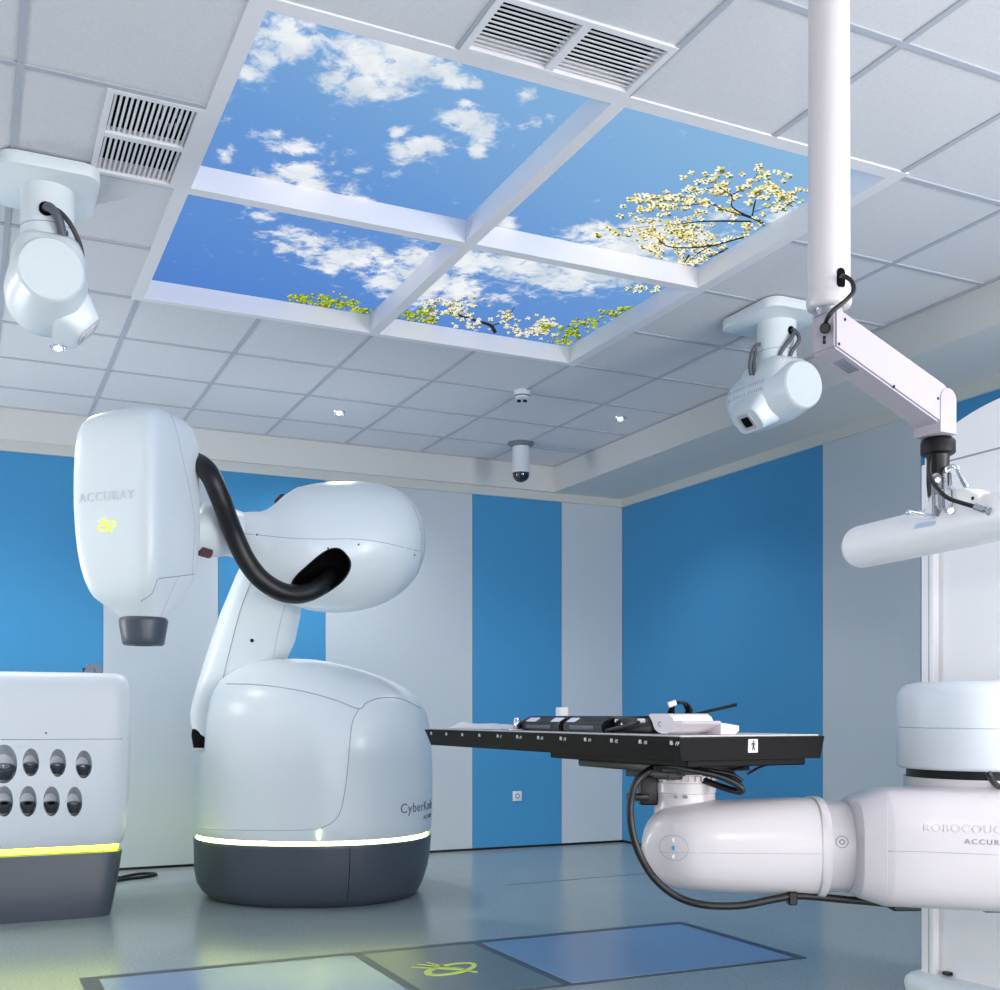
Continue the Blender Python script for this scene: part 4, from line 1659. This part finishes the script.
# profile along y (length), extruded along x
Lh = y1_ - y0_
pf = [(0, 0), (Lh * .80, 0), (Lh * .93, .012), (Lh * 1.02, .048), (Lh * 1.12, .064), (Lh * 1.06, .066), (Lh * .85, .064), (Lh * .2, .064)]
cv = catmull([(a, c_, 0) for a, c_ in [(Lh * 1.14, .066), (Lh * 1.02, .045), (Lh * .90, .014), (Lh * .70, .001), (Lh * .45, .0), (Lh * .15, .022), (-Lh * .05, .034)]], 5)
outl = [(p.x, p.y) for p in cv] + [(-Lh * .10, .040), (-Lh * .02, .046), (Lh * .2, .046), (Lh * .26, .06), (Lh * .4, .072), (Lh * 1.08, .072)]
prism(bb, outl, (1.25, y0_, ZT + .004), (0, 1, 0), (0, 0, .86), (.15, 0, 0))
recalc(bb)
hr = new_obj('cushion', bb, M['pink'], t, 45)
t2 = text_bm('C', .024, .0006, frame_mtx(Vector((1.2495, y0_ + Lh * .72, ZT + .032)), (0, -1, 0), (0, 0, 1), (-1, 0, 0)))
new_obj('mark', t2, M['letter'], t)
bb = NB()
prism(bb, [(0, 0), (.10, 0), (.13, .012), (.13, .028), (.03, .036), (0, .036)], (1.40, y0_ - .01, ZT), (.55, 0, 0), (0, 0, 1), (0, Lh * .8, 0), .003)
recalc(bb)
new_obj('cushion_tail', bb, M['pink'], t, 45)
# bundle of black cables with a white plug behind the headrest
t = thing('cable_bundle', (1.62, tb_pt(680, 1.62), ZT), 'tangle of black cables with a white plug behind the white headrest', 'cables')
bb = NB()
random.seed(5)
zb_ = 3.83
for k in range(5):
    pts = []
    for j in range(6):
        a = 2 * math.pi * j / 5 + k
        pts.append(V(680 + math.cos(a) * (7 + k * 1.2), 710.5 + math.sin(a) * 8.5, zb_ + .04 * math.sin(a * 2 + k)))
    tube(bb, pts, .0046, sub=6, N=8)
box(bb, (-.050, -.04, -.022), (.040, .04, .022), .012, 2, frame_mtx(V(678, 719.5, zb_), RV, DV, UP))
new_obj('cable', bb, M['rubber'], t, 60)
bb = NB()
cyl(bb, V(668.5, 705, 3.73), V(676, 702.5, 3.73), .010, N=16, bev=.003)
new_obj('plug', bb, M['paper'], t, 50)
# long black rod
bb = NB()
cyl(bb, V(686, 716.5, 3.72), V(737, 704.5, 3.68), .0055, N=12)
o = new_obj('black_rod', bb, M['black'], None, 50)
tag(o, 'thin black rod sticking up to the right from the cable tangle', 'rod')
# crumpled sheet at the far end
bb = NB()
X0_, X1_, yA, yB = 1.26, 1.60, 1.18, 1.575
n = 22
gr = []
for lvl in (0, 1):
    g_ = []
    for i in range(n + 1):
        r_ = []
        for j in range(n + 1):
            x = X0_ + (X1_ - X0_) * i / n
            y = yA + (yB - yA) * j / n
            h = .004 + .022 * max(0, noise.noise(Vector((x * 7, y * 9, 3)))) + .020 * math.exp(-((y - 1.50) / .06) ** 2) * (1 - i / n * .4)
            edge = min(i, n - i, j, n - j) / 3
            h = h * min(1, edge) + .001
            r_.append(bb.verts.new((x, y, ZT + (h if lvl else -.0002 + h * .5))))
        g_.append(r_)
    gr.append(g_)
for i in range(n):
    for j in range(n):
        bb.faces.new((gr[1][i][j], gr[1][i + 1][j], gr[1][i + 1][j + 1], gr[1][i][j + 1]))
        bb.faces.new((gr[0][i][j], gr[0][i][j + 1], gr[0][i + 1][j + 1], gr[0][i + 1][j]))
bmesh.ops.remove_doubles(bb, verts=bb.verts, dist=.0002)
o = new_obj('folded_sheet', bb, M['paper'], None, 180)
tag(o, 'thin crumpled white sheet lying on the far end of the tabletop', 'sheet')

# ------------------------------------------------------------------ x-ray tube units under the ceiling


def xray(x, y0, y1, sgn, px0, px1, py0, py1, label, grp):
    """housing axis along y; beam port points down and towards the couch (sgn = +1 port to +x)"""
    xc_, ycn = x, (py0 + py1) / 2
    t = thing('xray_tube_unit', (x, ycn, ZC), label, 'x-ray unit', grp)
    b = NB()
    prism(b, rounded_rect(px1 - px0, py1 - py0, .07, 8), ((px0 + px1) / 2, (py0 + py1) / 2, ZC - .055), (1, 0, 0), (0, 1, 0), (0, 0, .048), .006, seg=2)
    recalc(b)
    new_obj('ceiling_plate', b, M['plastic'], t, 40)
    b = NB()
    prism(b, rounded_rect(px1 - px0 - .03, py1 - py0 - .03, .06, 8), ((px0 + px1) / 2, (py0 + py1) / 2, ZC - .012), (1, 0, 0), (0, 1, 0), (0, 0, .012))
    recalc(b)
    new_obj('plate_gasket', b, M['grey'], t, 40)
    zc_ = 2.665
    b = NB()
    cyl(b, (x, ycn, zc_ + .02), (x, ycn, ZC - .05), .096, N=48)
    stem = new_obj('stem', b, M['plastic'], t, 40)
    b = NB()
    lathe(b, (x, ycn, zc_ + .205), UP, [(0, .0965), (.003, .0965)], N=48)
    new_obj('stem_seam', b, M['seam'], t, 40)
    b = NB()
    A = Vector((x, y0, zc_))
    L = y1 - y0
    lathe(b, A, (0, 1, 0), [(0, .108), (.006, .114), (.014, .117), (.05, .122), (.11, .136), (.17, .145), (L - .14, .150), (L - .08, .145), (L - .035, .128), (L - .012, .10), (L, .06)], N=56)
    body = new_obj('tube_housing', b, M['plastic'], t, 40)
    # saddle block joining stem and housing
    b = NB()
    loft(b, [sring(Vector((x, ycn + .01, zc_ + h)), Vector((1, 0, 0)), Vector((0, 1, 0)), rx, ry, 4, 48) for h, rx, ry in ((.0, .135, .17), (.09, .130, .17), (.135, .115, .155), (.155, .10, .13))])
    new_obj('saddle', b, M['plastic'], t, 40)
    # beam port snout
    d = Vector((sgn * .72, 0, -.69)).normalized()
    yp = ycn + .045
    base = Vector((x, yp, zc_))
    u = Vector((0, 1, 0))
    v = d.cross(u).normalized()
    b = NB()
    loft(b, [sring(base + d * h, u, v, a_, b_, 4.5, 48) for h, a_, b_ in ((.05, .12, .10), (.13, .115, .09), (.155, .105, .078), (.19, .095, .068), (.202, .088, .06))])
    new_obj('snout', b, M['plastic'], t, 40)
    b = NB()
    loft(b, [sring(base + d * h, u, v, a_, a_, 5, 32) for h, a_ in ((.195, .045), (.207, .045), (.207, .03), (.200, .03))])
    new_obj('port_frame', b, M['couch'], t, 40)
    b = NB()
    box(b, (-.026, -.026, -.002), (.026, .026, .002), .001, 1, frame_mtx(base + d * .2075, u, v, d))
    new_obj('port_window', b, M['hole'] if sgn < 0 else M['pale'], t)
    # vent slots in the housing's side towards the port
    bv = bvh_of(body)
    b = NB()
    for k in range(27):
        if k in (9, 18):
            continue
        y = y0 + .14 + k * .0125
        if y > y1 - .06:
            break
        dd = Vector((sgn * .995, 0, .10)).normalized()
        for q in range(1):
            o0 = Vector((x, y, zc_)) + dd * .4
            hlist = []
            for s_ in (-.022, .030):
                tdir = Vector((-dd.z * sgn, 0, dd.x * sgn))
                h = bv.ray_cast(Vector((x, y, zc_)) + dd * .4 + tdir * s_, -dd)
                if h[0] is not None:
                    hlist.append(h[0])
            if len(hlist) == 2:
                cyl(b, hlist[0], hlist[1], .0026, N=6)
    new_obj('vent_slots', b, M['seam'], t)
    return t, zc_, ycn


t, zc_, ycn = xray(-.475, 1.14, 1.54, 1, -.655, -.300, 1.13, 1.52, 'white x-ray unit hanging from ceiling at the left edge below the vent', 'ceiling x-ray units')
b = NB()
hy_ = ycn - .096
cyl(b, (-.485, hy_ + .03, 2.915), (-.485, hy_ - .002, 2.915), .026, N=24)
new_obj('cable_hole', b, M['hole'], t, 50)
b = NB()
tube(b, [(-.49, hy_ + .02, 2.92), (-.475, hy_ - .03, 2.91), (-.445, hy_ - .035, 2.87), (-.425, hy_ - .0, 2.80), (-.42, hy_ + .04, 2.76)], .016, N=12)
new_obj('grey_conduit', b, M['hose'], t, 180)
b = NB()
tube(b, [(-.48, hy_ + .02, 2.905), (-.455, hy_ - .03, 2.905), (-.41, hy_ - .035, 2.865), (-.37, hy_ - .01, 2.80), (-.355, hy_ + .03, 2.74), (-.355, hy_ + .05, 2.70)], .009, N=10)
new_obj('cable', b, mat('dark_brown_cable', srgb(62, 56, 62), .5), t, 180)
b = NB()
cyl(b, (-.43, hy_ - .018, 2.84), (-.42, hy_ + .03, 2.775), .019, N=16)
new_obj('cable_gland', b, M['metal'], t, 50)

t, zc_, ycn = xray(2.94, 1.09, 1.56, -1, 2.735, 3.10, 1.08, 1.50, 'white x-ray unit hanging from the ceiling right of the sky light', 'ceiling x-ray units')
b = NB()
for (ax, ay), (bx_, by_), (cx3, cy3) in (((.055, -.06), (.09, -.12), (.04, -.16)), ((.062, -.055), (.11, -.10), (.08, -.14))):
    pass
S0 = Vector((2.94, ycn, 0))
fr = (-DV * .86 + RV * .5).normalized()
for k, off in enumerate((0, .022)):
    q = S0 + fr * .083
    tube(b, [Vector((q.x, q.y, 2.955)), Vector((q.x, q.y, 2.95)) + fr * .035, Vector((q.x, q.y, 2.905)) + fr * .045 - RV * .03 + RV * off * 2, Vector((q.x, q.y, 2.85)) + fr * .035 - RV * (.065 - off * 2.4), Vector((q.x, q.y, 2.80)) + fr * .02 - RV * (.075 - off * 2.4)], .010, N=10)
new_obj('cable', b, M['hose'], t, 180)
b = NB()
fl = (-RV * .95 - DV * .3).normalized()
for off in (0, .022):
    q = S0 + fl * .088
    tube(b, [Vector((q.x, q.y, 2.91)), Vector((q.x, q.y, 2.90)) + fl * .03, Vector((q.x, q.y, 2.86)) + fl * (.055 - off), Vector((q.x, q.y, 2.80)) + fl * (.065 - off), Vector((q.x, q.y, 2.75)) + fl * (.06 - off)], .009, N=10)
new_obj('cable', b, M['hose'], t, 180)
b = NB()
cyl(b, S0 + fr * .085 + Vector((0, 0, 2.957)), S0 + fr * .099 + Vector((0, 0, 2.957)), .022, N=20)
new_obj('cable_hole', b, M['hole'], t, 50)

# ------------------------------------------------------------------ ceiling boom with white camera bar
PZ2 = 2.75
pb = V(829, HY, PZ2)
boom = thing('ceiling_boom', (pb.x, pb.y, ZC), 'white ceiling pole and beam carrying a long white camera bar', 'ceiling mount')
b = NB()
zbot = CAM.z + (HY - 309) / F * PZ2
lathe(b, (pb.x, pb.y, zbot), UP, [(0, .048), (.003, .052), (.012, .055), (.032, .055), (.036, .0525), (.045, .0515), (ZC - zbot - .02, .0495), (ZC - zbot, .0495)], N=56)
pole = new_obj('pole', b, M['couch'], boom, 40)
b = NB()
lathe(b, (pb.x, pb.y, zbot - .02), UP, [(0, .036), (.03, .036)], N=40)
new_obj('bearing', b, M['metal'], boom, 40)
b = NB()
lathe(b, (pb.x, pb.y, ZC - .03), UP, [(0, .10), (.005, .11), (.03, .11)], N=48)
new_obj('ceiling_flange', b, M['boom'], boom, 40)
# slot and cable on the pole
bvp = bvh_of(pole)
sl = face_pt(bvp, 841, 278)
b = NB()
nn = (CAM - sl)
nn.z = 0
nn = (sl - Vector((pb.x, pb.y, sl.z))).normalized()
tx_ = UP.cross(nn).normalized()
prism(b, [(x_, y_) for x_, y_ in rounded_rect(.022, .050, .0105, 6)], sl - nn * .004, tx_, UP, nn * .0055)
recalc(b)
new_obj('cable_slot', b, M['hole'], boom, 50)
# beam sloping down
bs = V(833, 333, PZ2)
be = V(945, 418, 2.95)
bd = (be - bs)
bh = Vector((bd.x, bd.y, 0)).normalized()
bsd = bh.cross(UP).normalized()
b = NB()
s0 = bs - bh * .035
rings = []
for p, hh in ((s0, .052), (bs + bd * .9, .056)):
    rings.append([p + bsd * .04 + UP * hh, p - bsd * .04 + UP * hh, p - bsd * .04 - UP * hh, p + bsd * .04 - UP * hh])
loft(b, rings, cap=False)
for r_ in (0,):
    pass
bm_faces = b
b.verts.ensure_lookup_table()
b.faces.new([b.verts[i] for i in (3, 2, 1, 0)])
b.faces.new([b.verts[i] for i in (4, 5, 6, 7)])
recalc(b)
bmesh.ops.bevel(b, geom=list(b.edges), offset=.005, segments=2, affect='EDGES')
beam = new_obj('beam', b, mat('beam_paint', srgb(172, 166, 177), .5), boom, 40)
# rounded end head of the beam
b = NB()
prism(b, [(x_ - .040, y_) for x_, y_ in ([(math.cos(a) * .032, math.sin(a) * .03 + .035) for a in [math.pi * i / 12 for i in range(13)]] + [(-.032, -.055), (.032, -.055)])], be + bsd * .043, bh, UP, -bsd * .086, .003, seg=2)
recalc(b)
new_obj('beam_end', b, beam.data.materials[0], boom, 40)
bvm = bvh_of(beam)
for px, py in ((845, 319.5), (893.5, 387), (938, 398.5), (948, 427.5), (839, 344)):
    b = NB()
    h = bvm.ray_cast(CAM, (V(px, py, 1) - CAM).normalized())
    if h[0] is not None:
        cyl(b, h[0] - h[1] * .004, h[0] + h[1] * .001, .004, N=10)
        new_obj('screw', b, M['black'], boom, 50)
# label plate on the beam underside
hu = bvm.ray_cast(CAM, (V(846, 366, 1) - CAM).normalized())
if hu[0] is not None:
    b = NB()
    xx = (bd.normalized() - hu[1] * bd.normalized().dot(hu[1])).normalized()
    box(b, (-.03, -.018, -.001), (.03, .018, .0012), .0005, 1, frame_mtx(hu[0], xx, hu[1].cross(xx), hu[1]))
    new_obj('rating_plate', b, M['metal'], boom)
# black cable from the slot to the gland on the beam
b = NB()
g0 = V(824.5, 328, 2.66)
tube(b, [sl - nn * .004, V(844, 276, 2.67), V(852, 282, 2.66), V(853.5, 291, 2.65), V(845, 301, 2.64), V(835, 309, 2.64), V(827.5, 318, 2.65), V(824.5, 328, 2.68)], .0055, sub=8, N=10)
tube(b, [V(824.5, 336, 2.68), V(824.3, 344, 2.685)], .004, N=8, smooth=False)
new_obj('boom_cable', b, M['rubber'], boom, 180)
b = NB()
cyl(b, V(825, 328, 2.64), V(825, 328, 2.72), .013, N=20, bev=.003)
new_obj('cable_gland', b, M['black'], boom, 40)

# hanging joint
j0 = V(938, 441, 2.95)
b = NB()
lathe(b, j0, -UP, [(-.012, .03), (0, .042), (.004, .0445), (.034, .0445), (.038, .040), (.040, .031), (.05, .029), (.115, .029), (.15, .026)], N=40)
new_obj('swivel_joint', b, M['black'], boom, 40)
b = NB()
cyl(b, j0 + UP * .012, j0 + UP * .0, .034, N=32)
new_obj('joint_ring', b, M['chrome'], boom, 40)
# camera bar
bL, bR = V(869, 543, 3.2), V(1004, 515.5, 2.72)
bdir = bR - bL
bdir.z = 0
bdir.normalize()
bL.z = bR.z = CAM.z + .498
bL2 = bL - bdir * .03
b = NB()
rr = .0625
LL = 1.05
prof = [(-rr * math.cos(math.pi / 2 * i / 8) * .8 + .0, rr * math.sin(math.pi / 2 * i / 8)) for i in range(9)]
prof2 = [(LL + rr * .8 * math.sin(math.pi / 2 * i / 8), rr * math.cos(math.pi / 2 * i / 8)) for i in range(9)]
lathe(b, bL2, bdir, prof + prof2, N=48)
bar = new_obj('camera_bar', b, M['boom'], boom, 180)
bar['label'] = 'long white tubular camera bar'
sperp = bdir.cross(UP).normalized()
if sperp.dot(DV) > 0:
    sperp = -sperp      # towards the camera
# saddle on the tube
sc_ = bL2 + bdir * ((V(968, 524, 2.84) - bL2).dot(bdir))
b = NB()
prism(b, [(-.10, -.005), (.085, -.005), (.085, .012), (.03, .04), (-.055, .052), (-.075, .048), (-.09, .02)], sc_ + UP * .045 + sperp * .045, bdir, UP, -sperp * .07, .003, seg=2)
recalc(b)
new_obj('saddle', b, M['boom'], boom, 40)
for s_ in (-.06, .07):
    b = NB()
    cyl(b, sc_ + bdir * s_ + sperp * .044 + UP * .05, sc_ + bdir * s_ + sperp * .047 + UP * .05, .0045, N=12)
    new_obj('screw', b, M['black'], boom, 40)
# pale blue sticker on the tube
bvt = bvh_of(bar)
b = NB()
qs = [face_pt(bvt, px, py) for px, py in ((914, 529), (935, 525), (936, 521), (917, 524))]
if all(q is not None for q in qs):
    nrm2 = (qs[1] - qs[0]).cross(qs[3] - qs[0]).normalized()
    if nrm2.dot(CAM - qs[0]) < 0:
        nrm2 = -nrm2
    lo = [q - nrm2 * .004 for q in qs]
    hi = [q + nrm2 * .0025 for q in qs]
    loft(b, [lo, hi], cap=False)
    b.verts.ensure_lookup_table()
    b.faces.new(b.verts[4:8])
    recalc(b)
    new_obj('sticker', b, M['blue_tag'], boom)
# two slotted aluminium straps


def strap(p0, p1, w, label=None):
    d = (Vector(p1) - Vector(p0))
    L = d.length
    d.normalize()
    nrm_ = -DV
    s_ = d.cross(nrm_).normalized()
    nrm_ = s_.cross(d)
    bb = NB()
    pts_o = rounded_rect(w, L, w * .45, 5)
    prism(bb, pts_o, (Vector(p0) + Vector(p1)) / 2, s_, d, nrm_ * .008)
    recalc(bb)
    o2 = new_obj('strap', bb, M['metal'], boom, 40)
    cs = []
    for f0, f1 in ((.12, .42), (.48, .82)):
        c2 = NB()
        prism(c2, rounded_rect(w * .42, L * (f1 - f0), w * .2, 5), Vector(p0) + d * L * (f0 + f1) / 2 - nrm_ * .02, s_, d, nrm_ * .05)
        cs.append(c2)
    cut(o2, cs)
    return o2


strap(V(935.5, 474, 2.87), V(936.5, 517, 2.86), .024)
strap(V(947.5, 467, 2.83), V(949.5, 514, 2.83), .027)
b = NB()
cyl(b, V(938, 480, 2.83), V(938, 480, 2.95), .007, N=12)
cyl(b, V(950.5, 511, 2.80), V(950.5, 511, 2.84), .008, N=16)
cyl(b, V(948, 469, 2.80), V(948, 469, 2.93), .008, N=16)
new_obj('pivot_bolt', b, M['metal'], boom, 50)
b = NB()
tube(b, [V(947, 468, 2.80), V(953, 466, 2.79), V(957, 468, 2.78), V(961, 477, 2.78), V(967, 487, 2.78)], .0062, sub=6, N=10, rf=lambda i, n: .8 + .35 * i / n)
new_obj('clamp_lever', b, M['chrome'], boom, 180)
b = NB()
tube(b, [V(934, 517, 2.82), V(922, 515, 2.80), V(907, 512, 2.78)], .0055, sub=6, N=10, rf=lambda i, n: 1.25 - .4 * abs(i / n - .8))
new_obj('clamp_lever', b, M['chrome'], boom, 180)
b = NB()
tube(b, [V(930, 458, 2.91), V(929, 470, 2.86), V(932, 480, 2.80), V(938, 489, 2.77), V(948, 498, 2.75), V(962, 503, 2.73), V(976, 507, 2.71)], .0055, sub=8, N=10)
new_obj('bar_cable', b, M['rubber'], boom, 180)
b = NB()
cyl(b, V(975, 506.5, 2.71), V(985, 510, 2.69), .0085, N=14)
cyl(b, V(985, 510, 2.69), V(990, 511.5, 2.68), .005, N=14)
cyl(b, V(988.5, 511, 2.685), V(991, 512, 2.68), .010, N=14)
new_obj('connector', b, M['metal'], boom, 50)

# ------------------------------------------------------------------ small ceiling and wall fittings
SPOT_LABEL = {(58, 347): 'recessed ceiling spotlight below the left x-ray unit', (339, 412): 'recessed ceiling spotlight above the robot', (620, 418): 'recessed ceiling spotlight near the back right corner'}


def ceil_pt(px, py):
    h = ZC - CAM.z
    return V(px, py, F * h / (HY - py))


for (px, py), lab in SPOT_LABEL.items():
    p = ceil_pt(px, py)
    t = thing('ceiling_spotlight', p, lab, 'spotlight', 'recessed ceiling spotlights')
    b = NB()
    lathe(b, p + UP * .001, -UP, [(0, .045), (.003, .044), (.006, .036), (.004, .030), (.0, .028)], N=32)
    new_obj('ring', b, M['chrome'], t, 50)
    b = NB()
    for dx in (-.03, .03):
        box(b, p + Vector((dx - .010, -.006, -.022)), p + Vector((dx + .010, .006, .0)), .004, 2)
    new_obj('clip', b, M['chrome'], t, 50)
    b = NB()
    lathe(b, p, -UP, [(0, .020), (.012, .019), (.020, .012), (.023, .004)], N=24)
    new_obj('lamp_lens', b, M['bulb'], t, 50)

p = ceil_pt(522, 391)
t = thing('smoke_detector', p, 'small white round smoke detector on the ceiling beyond the sky light', 'smoke detector')
b = NB()
lathe(b, p, -UP, [(0, .052), (.03, .050), (.045, .044), (.05, .034), (.052, .0)], N=36)
sm = new_obj('housing', b, M['pale'], t, 40)
b = NB()
for px in (519, 525):
    q = V(px, 401, 6.73)
    box(b, q - Vector((.012, .006, .008)), q + Vector((.012, .006, .008)), .002, 1)
new_obj('sensor_window', b, M['black'], t)
b = NB()
lathe(b, p - UP * .03, -UP, [(0, .051), (.004, .0515), (.008, .050)], N=36)
new_obj('groove', b, M['grey'], t, 40)

p = ceil_pt(521, 443)
t = thing('dome_camera', p, 'white ceiling camera with a black dome near the back corner', 'security camera')
b = NB()
lathe(b, p, -UP, [(0, .098), (.008, .100), (.022, .085), (.03, .055)], N=40)
new_obj('ceiling_flange', b, M['grey'], t, 40)
b = NB()
lathe(b, p - UP * .02, -UP, [(0, .060), (.02, .062), (.18, .065), (.185, .068), (.20, .068), (.205, .062)], N=40)
new_obj('housing', b, M['pale'], t, 40)
b = NB()
lathe(b, p - UP * .22, -UP, [(0, .064)] + [(.012 + .058 * math.sin(math.pi / 2 * i / 8), .063 * math.cos(math.pi / 2 * i / 8)) for i in range(9)], N=40)
new_obj('dome', b, M['smoked'], t, 60)

# wall socket
sxx, tt = on_y(517, YB - .012)
sz = CAM.z + (HY - 796) / F * tt
t = thing('wall_socket', (sxx, YB - .012, sz), 'small white square socket low on the blue back wall stripe', 'socket')
b = NB()
box(b, (sxx - .04, YB - .021, sz - .04), (sxx + .04, YB - .012, sz + .04), .003, 2)
new_obj('plate', b, M['pale'], t, 40)
b = NB()
cyl(b, (sxx, YB - .0225, sz), (sxx, YB - .018, sz), .020, N=24)
new_obj('outlet', b, M['grey'], t, 40)
b = NB()
cyl(b, (sxx, YB - .0235, sz), (sxx, YB - .022, sz), .012, N=20)
new_obj('outlet_hole', b, M['paper'], t, 40)

# weld seam of the vinyl floor
b = NB()
p0, p1 = V(507, 885, CAM.z * F / (885 - HY)), V(646, 873.5, CAM.z * F / (873.5 - HY))
d = (p1 - p0).normalized()
s_ = d.cross(UP) * .004
vs = []
for a_, z_ in ((p0 - s_, 0), (p1 - s_, 0), (p1 + s_, 0), (p0 + s_, 0)):
    vs.append(Vector((a_.x, a_.y, 0)))
loft(b, [vs, [q + UP * .0012 for q in vs]])
recalc(b)
struct('floor_seam', b, M['floor_border'])
